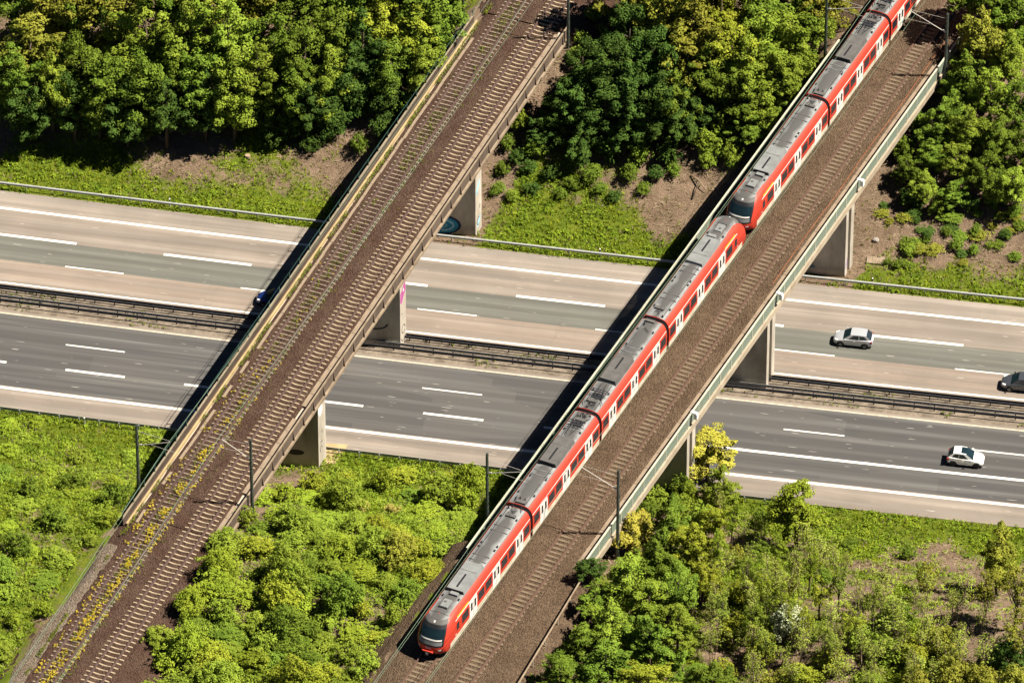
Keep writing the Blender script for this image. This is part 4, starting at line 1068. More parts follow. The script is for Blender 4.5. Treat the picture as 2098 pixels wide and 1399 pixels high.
def twig_variant(seed, H=4.2, r=1.1):
    rg = np.random.default_rng(seed); g = random.Random(seed); mb = MB(); tips = []
    for k in range(3):
        a_ = g.uniform(0, 6.28); bx0 = .3*math.cos(a_); by0 = .3*math.sin(a_)
        ex, ey, ez = bx0+g.uniform(-.5, .5), by0+g.uniform(-.5, .5), H*g.uniform(.75, 1.0)
        mb.tube([(bx0, by0, -.2), ((bx0+ex)/2+g.uniform(-.15, .15), (by0+ey)/2, ez*.5), (ex, ey, ez)], [.045, .03, .01], 4)
        for j in range(9):
            u = g.uniform(.25, .95); p0 = Vector((bx0+(ex-bx0)*u, by0+(ey-by0)*u, ez*u)); a2 = g.uniform(0, 6.28); l_ = g.uniform(.4, 1.0)*(1.2-u*.7)
            p1 = p0 + Vector((math.cos(a2)*l_, math.sin(a2)*l_, l_*g.uniform(.3, 1.0)))
            mb.tube([tuple(p0), tuple(p0.lerp(p1, .5)+Vector((0, 0, .04))), tuple(p1)], [.018, .012, .006], 3, False); tips.append(p1); tips.append(p0.lerp(p1, .6))
            for q_ in range(2):
                p2 = p0.lerp(p1, g.uniform(.4, .9)); p3 = p2 + Vector((g.uniform(-.35, .35), g.uniform(-.35, .35), g.uniform(.1, .45)))
                mb.tube([tuple(p2), tuple(p3)], [.009, .005], 3, False); tips.append(p3)
    cen = np.array([tuple(p_) for p_ in tips])
    q = leaf_quads(cen, np.full(len(cen), .16), 5, .12, rg)
    return quads_mesh('crown', q, LEAF['twig']), mb.mesh('stems', 'wood', False)
TREES = [tree_variant(100+k, nl=5+k % 3) for k in range(8)]
BUSH_S = [bush_variant(200+k, 2.0, 1.3, 44, 58, .135) for k in range(8)]
BUSH_L = [bush_variant(300+k, 4.0, 2.2, 80, 92, .17) for k in range(6)]
TREES_SP = [tree_variant(500+k, n=52, per=42, ls=.18, base=.32, nl=4) for k in range(4)]
TWIG = [twig_variant(400+k) for k in range(5)]
VEG=[
('nw',0,-54.72,26.43,12.0,3.6,290.0,'olive','second row at the left edge'),
('nw',0,-49.16,25.34,11.0,3.0,291.0,'mid','front row near the left edge'),
('nw',0,-44.68,23.39,12.0,3.6,186.0,'mid','foremost row left of the tallest trees'),
('nw',0,-43.06,29.12,13.0,3.6,103.0,'light','second row left of the tallest trees'),
('nw',0,-38.7,28.87,13.0,3.4,19.0,'light','second row among the tallest trees'),
('nw',0,-39.84,26.03,10.0,2.6,138.0,'mid','foremost row among the tallest trees'),
('nw',0,-34.77,29.58,14.0,3.8,147.0,'light','second row above the stump'),
('nw',0,-33.13,24.56,12.5,3.0,16.0,'light','foremost row above the stump'),
('nw',0,-29.91,29.22,12.0,2.8,18.0,'mid','second row above the stump'),
('nw',0,-26.58,28.97,12.0,3.4,360.0,'mid','second row right of the stump'),
('nw',0,-23.88,31.93,12.0,3.2,235.0,'mid','second row right of the stump'),
('nw',0,-21.01,31.44,11.0,2.8,84.0,'dark','second row near the bridge'),
('nw',0,-19.24,34.1,11.0,3.4,157.0,'yel','second row near the bridge'),
('nw',0,-16.17,33.86,10.0,3.2,351.0,'yel','second row touching the bridge'),
('nw',0,-14.64,31.06,8.0,2.4,323.0,'light','front row touching the bridge'),
('nw',0,-13.68,35.42,9.0,2.6,304.0,'mid','second row touching the bridge'),
('nw',0,-62.17,31.66,13.35,3.25,98.0,'olive','top edge at the left edge'),
('nw',0,-57.5,33.14,13.36,3.9,82.0,'mid','top edge at the left edge'),
('nw',0,-53.33,32.32,12.04,3.77,181.0,'olive','top edge near the left edge'),
('nw',0,-50.61,33.92,12.65,3.84,114.0,'mid','top edge near the left edge'),
('nw',0,-47.08,33.23,12.9,3.84,115.0,'olive','top edge left of the tallest trees'),
('nw',0,-41.94,34.06,13.01,3.39,5.0,'mid','top edge among the tallest trees'),
('nw',0,-37.87,34.93,13.69,3.49,144.0,'olive','top edge among the tallest trees'),
('nw',0,-34.0,35.33,12.48,3.79,243.0,'olive','top edge above the stump'),
('nw',0,-30.72,36.17,12.44,3.71,249.0,'mid','top edge above the stump'),
('nw',0,-26.77,35.83,13.6,3.36,141.0,'mid','top edge right of the stump'),
('nw',0,-22.6,36.37,13.43,3.69,357.0,'mid','top edge near the bridge'),
('nw',0,-18.82,36.43,12.31,3.77,305.0,'olive','top edge touching the bridge'),
('nw',0,-15.61,36.92,12.96,3.97,145.0,'mid','top edge touching the bridge'),
('nw_under',1,-56.08,24.85,6.0,2.4,0.0,'dark','at the left edge'),
('nw_under',1,-51.37,24.23,5.0,2.2,151.0,'dark','at the left edge'),
('nw_under',1,-47.18,23.67,4.5,2.2,227.0,'dark','near the left edge'),
('nw_under',1,-42.73,24.28,5.0,2.4,337.0,'dark','above the grey soil'),
('nw_under',1,-38.92,25.45,4.0,2.0,333.0,'dark','left of the stump'),
('nw_under',1,-30.36,25.9,5.0,2.2,118.0,'dark','above the stump'),
('nw_under',1,-27.84,25.89,4.0,2.0,356.0,'dark','above the stump,lower one'),
('nw_under',1,-24.44,26.63,5.0,2.3,68.0,'dark','right of the stump'),
('nw_under',1,-21.36,29.0,5.0,2.2,296.0,'dark','near the bare soil by the bridge'),
('nw_under',1,-17.91,29.53,5.0,2.2,57.0,'dark','touching the bridge'),
('nw_under',1,-29.03,24.18,2.5,1.3,146.0,'dark','above the stump,lower one'),
('nw_under',1,-25.08,24.6,2.2,1.2,26.0,'dark','right of the stump,lower one'),
('nw_under',1,-20.36,25.03,2.2,1.1,309.0,'mid','near the bare soil by the bridge,lower one'),
('nw_under',1,-23.35,26.16,2.5,1.4,298.0,'dark','right of the stump,lower one'),
('nw_under',1,-18.19,26.95,3.0,1.5,50.0,'dark','touching the bridge,lower one'),
('nw_under',1,-15.8,29.04,3.5,1.6,190.0,'mid','touching the bridge'),
('nw_under',1,-19.76,31.31,6.0,2.2,93.0,'dark','touching the bridge'),
('nw',0,-56.19,23.67,11.0,3.2,177.0,'mid','foremost row at the left edge'),
('nw',0,-51.81,23.44,11.0,3.0,199.0,'light','foremost row near the left edge'),
('nw',0,-46.89,23.02,11.0,3.0,38.0,'mid','foremost row near the left edge'),
('nw',0,-41.88,23.36,12.0,3.2,311.0,'mid','foremost row left of the tallest trees'),
('nw',0,-36.23,25.37,12.0,3.0,100.0,'mid','foremost row among the tallest trees'),
('nw',0,-36.06,24.31,9.0,2.4,161.0,'dark','foremost row among the tallest trees'),
('nw',0,-30.84,26.21,11.0,2.8,21.0,'light','foremost row above the stump'),
('nw',0,-27.32,26.17,10.0,2.8,1.0,'mid','foremost row right of the stump'),
('nw',0,-23.63,27.98,10.0,2.8,70.0,'light','foremost row right of the stump'),
('nw',0,-21.31,29.02,10.0,2.6,123.0,'dark','foremost row near the bridge'),
('nw',0,-18.0,30.18,9.0,2.6,334.0,'mid','front row touching the bridge'),
('nw',0,-49.35,22.43,9.0,2.8,320.0,'dark','foremost row near the left edge'),
('nw',0,-53.76,21.68,9.0,2.8,173.0,'dark','foremost row at the left edge'),
('nw',0,-43.77,22.4,9.0,2.8,164.0,'dark','foremost row left of the tallest trees'),
('nw',0,-39.74,22.54,9.0,2.6,240.0,'dark','foremost row among the tallest trees'),
('nw',0,-24.75,25.82,8.0,2.4,309.0,'dark','foremost row right of the stump'),
('nmid',0,12.03,36.47,13.0,4.4,121.0,'olive','top row right of the olive tree'),
('nmid',0,8.11,37.44,13.0,3.6,286.0,'olive','top row under the olive tree'),
('nmid',0,14.74,38.24,13.0,3.4,144.0,'yel','top row right of the olive tree'),
('nmid',0,18.58,39.33,12.0,3.4,214.0,'mid','top row near the train'),
('nmid',0,20.82,37.96,11.0,3.2,265.0,'light','second row touching the train bridge'),
('nmid',0,10.85,33.19,11.0,3.0,180.0,'olive','third row under the olive tree'),
('nmid',0,17.97,33.99,10.0,3.0,249.0,'light','third row near the train'),
('nmid',0,20.74,33.97,9.0,2.8,251.0,'light','third row touching the train bridge'),
('nmid',0,17.13,31.68,8.0,2.6,2.0,'mid','front row near the train'),
('nmid',0,19.92,31.41,8.0,2.4,14.0,'light','front row near the train'),
('nmid',0,5.72,35.33,11.0,3.2,54.0,'dark','second row left of the olive tree'),
('nmid',0,3.97,33.89,9.0,2.8,77.0,'dark','second row left part'),
('nmid',0,7.9,31.48,9.0,2.8,73.0,'dark','third row left of the olive tree'),
('nmid',0,13.86,31.87,7.0,2.6,18.0,'dark','front row right of the olive tree'),
('nmid',0,22.88,40.82,9.0,2.6,78.0,'mid','top row touching the train bridge'),
('nmid',0,22.91,37.72,7.0,2.2,216.0,'light','second row touching the train bridge'),
('nmid',0,24.44,40.68,5.0,1.8,319.0,'light','second row touching the train bridge'),
('nmid',0,21.7,33.03,5.0,1.8,126.0,'mid','front row touching the train bridge'),
('nmid',0,19.17,30.14,5.0,1.9,132.0,'mid','front row near the train'),
('nmid',0,1.53,32.07,10.0,2.8,150.0,'dark','third row beside the left bridge'),
('nmid',0,1.21,29.65,8.0,2.6,245.0,'dark','front row beside the left bridge'),
('nmid',0,3.66,29.89,10.0,3.0,283.0,'dark','third row left part'),
('nmid',0,5.52,30.68,11.0,3.0,339.0,'dark','third row left of the olive tree'),
('nmid',0,6.8,29.18,9.0,2.8,135.0,'dark','front row left of the olive tree'),
('nmid',0,9.73,29.58,9.0,2.8,254.0,'dark','front row under the olive tree'),
('nmid',0,11.59,30.41,9.0,2.8,123.0,'mid','front row under the olive tree'),
('nmid',0,4.44,28.37,8.0,2.6,297.0,'dark','front row left part'),
('nmid',0,8.67,32.69,12.0,3.2,83.0,'dark','second row under the olive tree'),
('nmid',0,6.82,31.84,11.0,3.0,314.0,'dark','third row left of the olive tree'),
('nmid',0,12.22,29.7,7.0,2.4,182.0,'dark','front row under the olive tree'),
('nmid',0,8.97,28.31,6.0,2.2,261.0,'dark','front row left of the olive tree'),
('nmid',0,-0.59,28.53,6.0,2.0,193.0,'dark','front row beside the left bridge'),
('nmid',0,-1.94,27.65,4.0,1.6,114.0,'dark','front row beside the left bridge'),
('nmid',0,14.15,32.93,10.0,3.0,178.0,'mid','third row right of the olive tree'),
('nmid',0,19.16,35.84,11.0,3.2,18.0,'light','second row near the train'),
('nmid',0,22.37,34.79,8.0,2.4,15.0,'light','third row touching the train bridge'),
('nmid',0,16.32,34.8,12.0,3.2,191.0,'yel','second row near the train'),
('nmid',0,2.28,26.47,5.0,1.8,172.0,'dark','front row beside the left bridge'),
('nmid',0,6.62,27.42,5.0,2.0,300.0,'dark','front row left of the olive tree'),
('nmid',0,4.09,42.06,12.98,3.88,263.0,'olive','top edge left of the olive tree'),
('nmid',0,8.98,42.99,12.98,3.89,199.0,'light','top edge under the olive tree'),
('nmid',0,13.13,44.05,13.98,4.0,344.0,'olive','top edge right of the olive tree'),
('nmid',0,16.3,44.72,12.52,3.44,89.0,'light','top edge near the train'),
('nmid',0,21.28,45.82,13.38,3.6,24.0,'olive','top edge touching the train bridge'),
('nmid',0,24.16,44.41,13.0,3.84,99.0,'olive','top edge touching the train bridge'),
('nmid_under',1,3.27,32.32,4.5,2.0,176.0,'dark','left middle upper row'),
('nmid_under',1,6.59,30.55,4.0,2.0,332.0,'dark','middle upper row'),
('nmid_under',1,9.62,30.48,4.0,2.0,73.0,'dark','right middle upper row'),
('nmid_under',1,12.11,30.57,3.5,1.8,264.0,'dark','above the bare soil middle row'),
('nmid_under',1,2.21,29.79,3.5,1.7,90.0,'dark','left middle upper row'),
('nmid_under',1,-0.03,28.23,3.2,1.5,70.0,'dark','left part middle row'),
('nmid_under',1,-2.26,26.68,2.5,1.3,117.0,'mid','near the left bridge middle row'),
('nmid_under',1,1.9,25.87,2.5,1.3,33.0,'dark','left part lower row'),
('nmid_under',1,5.19,27.12,3.0,1.5,337.0,'dark','left middle middle row'),
('nmid_under',1,8.24,26.86,3.0,1.4,131.0,'mid','middle lower row'),
('nmid_under',1,11.15,27.39,2.8,1.4,63.0,'dark','right middle lower row'),
('nmid_under',1,14.91,28.85,3.4,1.5,0.0,'light','above the bare soil middle row'),
('nmid_under',1,15.11,27.73,2.0,1.0,22.0,'light','above the bare soil lower row'),
('nmid_under',1,17.47,28.53,2.5,1.2,77.0,'light','beside the train bridge shadow lower row'),
('nmid_under',1,-5.4,21.8,1.4,0.9,150.0,'mid','touching the left bridge at the grass'),
('nmid_under',1,-3.78,21.14,1.3,0.8,217.0,'light','touching the left bridge at the grass'),
('nmid_under',1,-1.98,22.29,1.4,0.9,353.0,'dark','near the left bridge at the grass'),
('nmid_under',1,-0.34,24.32,1.8,1.0,321.0,'dark','near the left bridge at the grass'),
('nmid_under',1,1.03,22.28,1.2,0.8,87.0,'mid','left part at the grass'),
('nmid_under',1,4.83,23.46,1.2,0.8,220.0,'mid','left middle at the grass'),
('nmid_under',1,6.46,22.73,1.1,0.8,332.0,'dark','middle at the grass'),
('nmid_under',1,9.29,23.69,1.3,0.8,37.0,'mid','right middle at the grass'),
('nmid_under',1,11.86,26.23,1.5,0.9,307.0,'mid','right middle at the grass'),
('nmid_under',1,-4.09,25.63,1.8,1.0,143.0,'dark','touching the left bridge lower row'),
('nmid_under',1,-5.35,24.27,1.5,0.9,281.0,'mid','touching the left bridge at the grass'),
('nmid_under',1,3.66,24.39,2.2,1.2,116.0,'mid','left middle at the grass'),
('nmid_under',1,7.54,25.11,2.0,1.1,225.0,'mid','middle at the grass'),
('nmid_under',1,10.27,25.26,1.6,0.9,183.0,'dark','right middle at the grass'),
('nmid_under',1,16.07,30.83,4.0,1.7,38.0,'mid','beside the train bridge shadow middle row'),
('nmid_under',1,-4.75,29.29,2.6,1.2,274.0,'light','touching the left bridge upper row'),
('nmid_under',1,-5.35,27.06,1.8,0.9,296.0,'mid','touching the left bridge middle row'),
('nmid_under',1,17.58,27.9,1.5,0.8,174.0,'mid','beside the train bridge shadow lower row'),
('nmid_under',1,-1.46,30.6,3.0,1.5,140.0,'dark','near the left bridge upper row'),
('nmid_under',1,1.82,23.46,1.5,0.9,341.0,'mid','left part at the grass'),
('nmid_under',1,-2.66,24.71,1.6,0.9,135.0,'dark','touching the left bridge at the grass'),
('nmid_under',1,0.68,42.82,1.83,0.97,134.0,'light','left middle up by the track'),
('nmid_under',1,0.03,39.27,1.52,0.82,100.0,'light','left part up by the track'),
('nmid_under',1,1.65,41.68,1.44,0.82,195.0,'light','left middle up by the track'),
('nmid_under',1,2.78,43.94,1.57,0.81,56.0,'light','middle up by the track'),
('nmid_under',1,-0.2,37.78,1.85,0.85,134.0,'light','left part up by the track'),
('nmid_under',1,1.04,36.44,1.87,0.85,148.0,'light','left middle up by the track'),
('ne',0,40.9,40.68,9.0,3.0,288.0,'olive','top row right of centre'),
('ne',0,44.09,39.3,9.0,2.8,7.0,'light','second row at the right edge'),
('ne',0,44.16,44.0,10.0,3.0,24.0,'mid','top row at the right edge'),
('ne',0,39.69,37.4,7.5,2.5,335.0,'mid','second row right of centre'),
('ne',0,42.72,35.21,8.0,2.6,246.0,'light','second row at the right edge'),
('ne',0,45.77,34.73,8.0,2.6,94.0,'mid','third row at the right edge'),
('ne',0,39.16,34.47,6.0,2.2,173.0,'mid','third row left of centre'),
('ne',0,37.24,32.5,5.0,1.9,90.0,'mid','third row left of centre'),
('ne',0,41.04,31.74,6.5,2.3,321.0,'light','third row right of centre'),
('ne',0,44.37,30.93,7.0,2.4,342.0,'mid','fourth row at the right edge'),
('ne',0,46.98,30.03,7.0,2.4,26.0,'mid','fourth row at the right edge'),
('ne',0,37.44,29.56,5.0,1.9,189.0,'mid','fourth row left of centre'),
('ne',0,40.26,28.93,5.0,2.0,66.0,'light','fourth row right of centre'),
('ne',0,43.4,27.69,6.0,2.1,146.0,'mid','lowest row right of centre'),
('ne',0,46.51,26.63,6.0,2.1,267.0,'light','lowest row at the right edge'),
('ne',0,35.46,28.12,4.0,1.6,257.0,'mid','lowest row by the railing'),
('ne',0,37.41,26.7,4.0,1.6,68.0,'light','lowest row by the railing'),
('ne',0,40.49,25.92,4.0,1.6,120.0,'mid','lowest row left of centre'),
('ne',0,39.48,45.65,11.36,3.3,284.0,'mid','top edge right of centre'),
('ne',0,42.53,48.56,10.13,3.3,132.0,'mid','top edge at the right edge'),
('ne',0,46.9,48.79,11.11,3.3,218.0,'mid','top edge at the right edge'),
('ne_under',1,36.03,26.23,2.4,1.2,241.0,'dark','under the trees near the pier'),
('ne_under',1,38.89,25.34,2.2,1.1,70.0,'mid','upper slope left of centre'),
('ne_under',1,44.59,26.89,2.5,1.3,344.0,'mid','under the trees near the right edge'),
('ne_under',1,42.24,26.15,1.8,1.0,203.0,'dark','under the trees right of centre'),
('ne_under',1,46.74,25.83,1.6,0.9,208.0,'mid','upper slope at the right edge'),
('ne_under',1,34.51,31.2,3.0,1.3,322.0,'mid','under the trees near the pier'),
('ne_under',1,35.57,34.03,3.0,1.3,107.0,'dark','under the trees near the pier'),
('ne_under',1,43.16,23.33,1.2,0.7,4.0,'mid','mid slope near the right edge'),
('ne_under',1,41.48,21.33,1.3,0.8,79.0,'mid','lower slope right of centre'),
('ne_under',1,46.12,23.45,1.1,0.7,165.0,'dark','lower slope at the right edge'),
('ne_under',1,36.72,20.12,1.4,0.8,55.0,'light','above the verge near the pier'),
('ne_under',1,38.39,22.17,1.0,0.6,101.0,'dark','lower slope left of centre'),
('ne_under',1,43.24,21.11,1.1,0.7,266.0,'mid','above the verge right of centre'),
('ne_under',1,36.02,18.18,1.1,0.7,136.0,'mid','above the verge by the pier'),
('ne_under',1,42.04,20.65,0.46,0.72,123.0,'dark','above the verge right of centre'),
('ne_under',1,46.3,23.68,0.88,0.6,84.0,'mid','mid slope at the right edge'),
('ne_under',1,40.32,22.81,0.83,0.59,191.0,'mid','mid slope left of centre'),
('ne_under',1,40.64,24.84,0.51,1.07,358.0,'mid','upper slope right of centre'),
('ne_under',1,44.31,26.91,0.9,1.17,61.0,'dark','under the trees near the right edge'),
('ne_under',1,42.95,25.64,0.69,0.63,304.0,'mid','upper slope near the right edge'),
('ne_under',1,33.44,25.67,0.39,0.63,279.0,'dark','under the trees by the pier'),
('ne_under',1,45.34,25.31,0.8,0.5,216.0,'olive','upper slope near the right edge'),
('ne_under',1,34.92,18.38,0.79,0.51,195.0,'mid','above the verge by the pier'),
('ne_under',1,46.66,25.73,0.46,0.91,187.0,'olive','upper slope at the right edge'),
('ne_under',1,47.44,24.75,0.64,0.9,37.0,'mid','mid slope at the right edge'),
('ne_under',1,37.85,20.51,0.9,0.92,205.0,'olive','lower slope near the pier'),
('ne_under',1,45.35,22.22,0.59,0.96,356.0,'mid','lower slope near the right edge'),
('ne_under',1,37.01,24.17,0.61,0.55,262.0,'dark','mid slope near the pier'),
('ne_under',1,35.82,24.3,0.84,0.91,168.0,'olive','upper slope near the pier'),
('ne_under',1,37.25,20.79,0.9,1.13,159.0,'mid','lower slope near the pier'),
('ne_under',1,38.4,21.86,0.65,0.56,313.0,'mid','lower slope near the pier'),
('ne_under',1,43.53,23.08,0.61,1.02,2.0,'olive','lower slope near the right edge'),
('ne_under',1,37.15,18.44,0.48,0.68,72.0,'mid','above the verge near the pier'),
('ne_under',1,34.29,23.65,0.64,0.53,345.0,'olive','mid slope by the pier'),
('ne_under',1,36.77,25.3,0.78,1.17,235.0,'dark','upper slope near the pier'),
('ne_under',1,46.64,24.31,0.34,0.74,298.0,'olive','mid slope at the right edge'),
('ne_under',1,39.27,20.75,0.75,1.13,192.0,'olive','lower slope left of centre'),
('ne_under',1,39.99,24.72,0.85,1.12,15.0,'mid','upper slope left of centre'),
('ne_under',1,36.73,21.11,0.79,1.17,193.0,'mid','lower slope near the pier'),
('ne_under',1,33.39,24.63,0.55,0.89,227.0,'olive','upper slope by the pier'),
('ne_under',1,41.56,22.81,0.44,0.96,32.0,'mid','lower slope right of centre'),
('ne_under',1,42.42,19.53,0.41,0.59,173.0,'olive','above the verge right of centre'),
('ne_under',1,38.13,23.02,0.4,0.99,339.0,'dark','mid slope near the pier'),
('ne_under',1,44.86,26.96,0.85,0.56,22.0,'mid','under the trees near the right edge'),
('ne_under',1,40.44,23.37,0.43,1.01,17.0,'dark','mid slope left of centre'),
('ne_under',1,45.32,25.55,0.4,0.86,37.0,'mid','upper slope at the right edge'),
('ne_under',1,47.46,21.07,0.8,0.79,246.0,'mid','above the verge at the right edge'),
('ne_under',1,44.74,24.31,0.57,0.57,321.0,'olive','mid slope near the right edge'),
('se_maple',0,32.62,-27.27,9.5,3.1,56.0,'lime',''),
('se_gold',0,22.43,-17.53,7.5,2.9,304.0,'gold',''),
('se_green',0,24.62,-21.23,5.5,1.9,80.0,'light',''),
('se_gold2',0,18.0,-35.42,5.0,2.8,194.0,'gold',''),
('se_spindly',3,26.94,-40.28,7.13,1.17,172.0,'lime','top row beside the dense trees'),
('se_spindly',3,26.85,-30.46,7.38,1.31,164.0,'lime','at the grass edge left of the white shrub'),
('se_spindly',3,30.36,-44.38,7.56,1.34,296.0,'light','second row left of the white shrub'),
('se_spindly',3,31.85,-44.89,5.48,1.3,145.0,'lime','second row near the white shrub'),
('se_spindly',3,32.1,-37.36,6.27,1.24,151.0,'lime','top row near the white shrub'),
('se_spindly',3,34.12,-47.74,6.94,1.45,256.0,'lime','third row near the white shrub'),
('se_spindly',3,35.87,-40.97,7.0,1.35,165.0,'lime','top row right of the white shrub'),
('se_spindly',3,37.36,-44.71,5.72,1.6,105.0,'yel','third row left of centre'),
('se_spindly',3,39.14,-44.49,7.53,1.28,71.0,'twig','second row left of centre'),
('se_spindly',3,31.62,-49.31,6.22,1.41,143.0,'light','fourth row left of the white shrub'),
('se_spindly',3,36.75,-49.89,6.94,1.11,334.0,'yel','fourth row right of the white shrub'),
('se_spindly',3,40.78,-49.21,6.41,1.37,99.0,'yel','fourth row centre'),
('se_spindly',3,42.7,-46.77,7.26,1.37,34.0,'twig','third row centre'),
('se_spindly',3,33.49,-52.45,6.14,1.39,37.0,'twig','fifth row near the white shrub'),
('se_spindly',3,39.01,-52.77,7.43,1.19,262.0,'twig','fifth row left of centre'),
('se_spindly',3,28.75,-48.66,6.32,1.4,6.0,'twig','third row beside the dense trees'),
('se',0,21.83,-35.98,8.0,2.6,176.0,'mid','below the golden tree right of centre'),
('se',0,24.44,-39.14,7.0,2.5,165.0,'yel','upper row beside the scrub'),
('se',0,21.66,-43.54,7.0,2.6,154.0,'mid','upper row right of centre'),
('se',0,19.4,-46.66,7.0,2.6,0.0,'light','second row centre'),
('se',0,21.89,-49.08,7.0,2.6,4.0,'light','third row centre'),
('se',0,24.25,-46.6,7.0,2.4,176.0,'mid','second row right of centre'),
('se',0,16.68,-48.28,5.0,2.0,164.0,'mid','second row left of centre'),
('se',0,19.04,-52.63,6.5,2.6,121.0,'light','third row left of centre'),
('se',0,22.79,-54.44,7.0,2.8,42.0,'mid','fourth row centre'),
('se',0,25.05,-51.37,6.0,2.2,131.0,'light','third row right of centre'),
('se',0,16.31,-54.18,5.0,2.1,242.0,'mid','fourth row by the handrail'),
('se',0,19.29,-58.13,6.5,2.6,295.0,'mid','bottom row left of centre'),
('se',0,15.38,-59.36,5.0,2.2,275.0,'mid','bottom row by the handrail'),
('se',0,23.72,-59.97,6.5,2.6,1.0,'yel','bottom row centre'),
('se',0,26.52,-57.52,6.0,2.3,122.0,'mid','bottom row beside the scrub'),
('se',0,26.17,-44.04,5.0,1.8,176.0,'yel','second row beside the scrub'),
('se',0,15.62,-44.88,3.5,1.5,293.0,'dark','upper row by the handrail'),
('se',0,29.47,-58.81,6.0,2.2,203.0,'mid','bottom row beside the scrub'),
('se',0,20.57,-62.88,6.0,2.4,289.0,'mid','cut by the bottom edge left of centre'),
('se',0,16.41,-65.22,6.0,2.3,248.0,'mid','cut by the bottom edge by the handrail'),
('se',0,26.5,-62.94,6.0,2.4,26.0,'mid','cut by the bottom edge right of centre'),
('se',0,25.12,-28.29,5.0,1.6,353.0,'yel','below the golden tree beside the scrub'),
('se_right',0,52.86,-34.78,9.0,2.3,201.0,'olive','topmost'),
('se_right',3,55.68,-42.95,9.0,2.4,217.0,'olive','middle'),
('se_right',3,52.64,-42.17,7.0,1.8,93.0,'olive','leftmost'),
('se_right',3,57.12,-48.51,8.0,2.2,325.0,'olive','lowest'),
('se_pier',1,18.8,-19.96,3.0,1.6,359.0,'mid','before the dark wall'),
('se_pier',1,18.33,-22.87,3.0,1.6,123.0,'light','by the handrail mast'),
('se_pier',1,20.47,-21.42,4.0,1.5,176.0,'mid','beyond the edge'),
('se_pier',1,20.91,-25.6,4.0,1.7,23.0,'light','before the pale edge'),
('se_pier',1,21.47,-21.62,3.4,1.4,275.0,'lime','below the golden tree'),
('se_pier',1,18.11,-25.88,3.0,1.5,232.0,'mid','by the railing'),
('se_pier',1,16.94,-21.67,2.0,1.2,84.0,'mid','leftmost'),
('se_pier',1,23.46,-26.65,4.0,1.5,299.0,'light','rightmost'),
('se_bush',1,44.61,-45.11,3.2,1.8,197.0,'mid','fourth row right of centre'),
('se_bush',1,44.16,-49.91,3.0,1.6,334.0,'light','fifth row right of centre'),
('se_bush',1,41.63,-48.33,3.0,1.5,295.0,'light','fourth row centre'),
('se_bush',1,39.43,-52.03,3.0,1.7,36.0,'yel','fifth row left of centre'),
('se_bush',1,37.08,-54.59,3.0,1.8,85.0,'yel','bottom row right of the white shrub'),
('se_bush',1,32.89,-51.2,3.2,1.6,305.0,'yel','fifth row near the white shrub'),
('se_bush',1,29.81,-49.26,3.4,1.7,11.0,'yel','fourth row left of the white shrub'),
('se_bush',1,46.94,-50.1,3.0,1.6,47.0,'yel','fifth row by the bare soil'),
('se_bush',1,49.33,-47.58,3.5,1.7,331.0,'olive','fifth row near the right edge'),
('se_bush',1,50.89,-52.2,4.0,1.9,292.0,'olive','bottom row near the right edge'),
('se_bush',1,55.46,-48.95,4.0,1.9,92.0,'dark','fifth row near the right edge'),
('se_bush',1,53.76,-53.23,4.0,1.9,122.0,'olive','bottom row near the right edge'),
('se_bush',1,32.56,-46.25,3.0,1.4,14.0,'mid','third row near the white shrub'),
('se_bush',1,29.81,-43.47,3.0,1.4,46.0,'yel','third row left of the white shrub'),
('se_bush',1,29.5,-32.04,2.6,1.3,4.0,'mid','top row left of the white shrub'),
('se_bush',1,36.68,-36.2,1.4,0.9,211.0,'mid','second row left of centre'),
('se_bush',1,43.53,-27.98,1.5,1.0,220.0,'mid','top row by the bare soil'),
('se_bush',1,46.36,-35.61,3.6,1.1,52.0,'olive','second row by the bare soil'),
('se_bush',1,37.59,-25.79,1.2,0.8,300.0,'mid','top row centre'),
('se_bush',1,29.86,-55.33,3.0,1.6,175.0,'yel','bottom row beside the dense trees'),
('se_bush',1,34.52,-55.81,3.0,1.6,216.0,'olive','bottom row near the white shrub'),
('se_bush',1,43.53,-55.03,3.0,1.6,238.0,'light','bottom row centre'),
('se_bush',1,47.93,-53.83,3.4,1.7,74.0,'olive','bottom row by the bare soil'),
('se_bush',1,56.9,-52.95,4.0,1.9,289.0,'olive','bottom row near the right edge'),
('se_bush',1,27.59,-34.98,3.0,1.4,148.0,'olive','top row left of the white shrub'),
('se_bush',1,33.71,-41.65,2.4,1.0,179.0,'olive','second row near the white shrub'),
('se_bush',1,28.69,-23.46,2.2,1.0,45.0,'mid','at the grass edge near the white shrub'),
('se_white',1,34.77,-48.06,4.2,1.7,92.0,'white',''),
('se_twig',2,39.71,-51.09,4.1,1.14,273.0,'twig','fifth row left of centre'),
('se_twig',2,35.76,-33.38,4.35,1.37,14.0,'twig','top row right of the white shrub'),
('se_twig',2,39.72,-49.84,4.17,0.86,185.0,'twig','fourth row left of centre'),
('se_twig',2,27.82,-37.98,3.81,0.91,182.0,'twig','top row beside the dense trees'),
('se_twig',2,52.35,-41.73,5.01,1.11,281.0,'twig','third row near the right edge'),
('se_twig',2,50.34,-50.39,3.35,1.33,43.0,'twig','fifth row near the right edge'),
('se_twig',2,33.89,-39.47,4.49,0.99,204.0,'twig','second row right of the white shrub'),
('se_twig',2,32.81,-46.62,5.16,1.16,175.0,'twig','third row near the white shrub'),
('se_twig',2,47.22,-54.1,3.8,0.87,87.0,'twig','bottom row by the bare soil'),
('se_twig',2,31.19,-46.68,4.78,1.26,39.0,'twig','third row left of the white shrub'),
('se_twig',2,31.23,-45.99,5.03,1.09,194.0,'twig','third row left of the white shrub'),
('se_twig',2,35.01,-48.43,4.45,1.0,217.0,'twig','fourth row near the white shrub'),
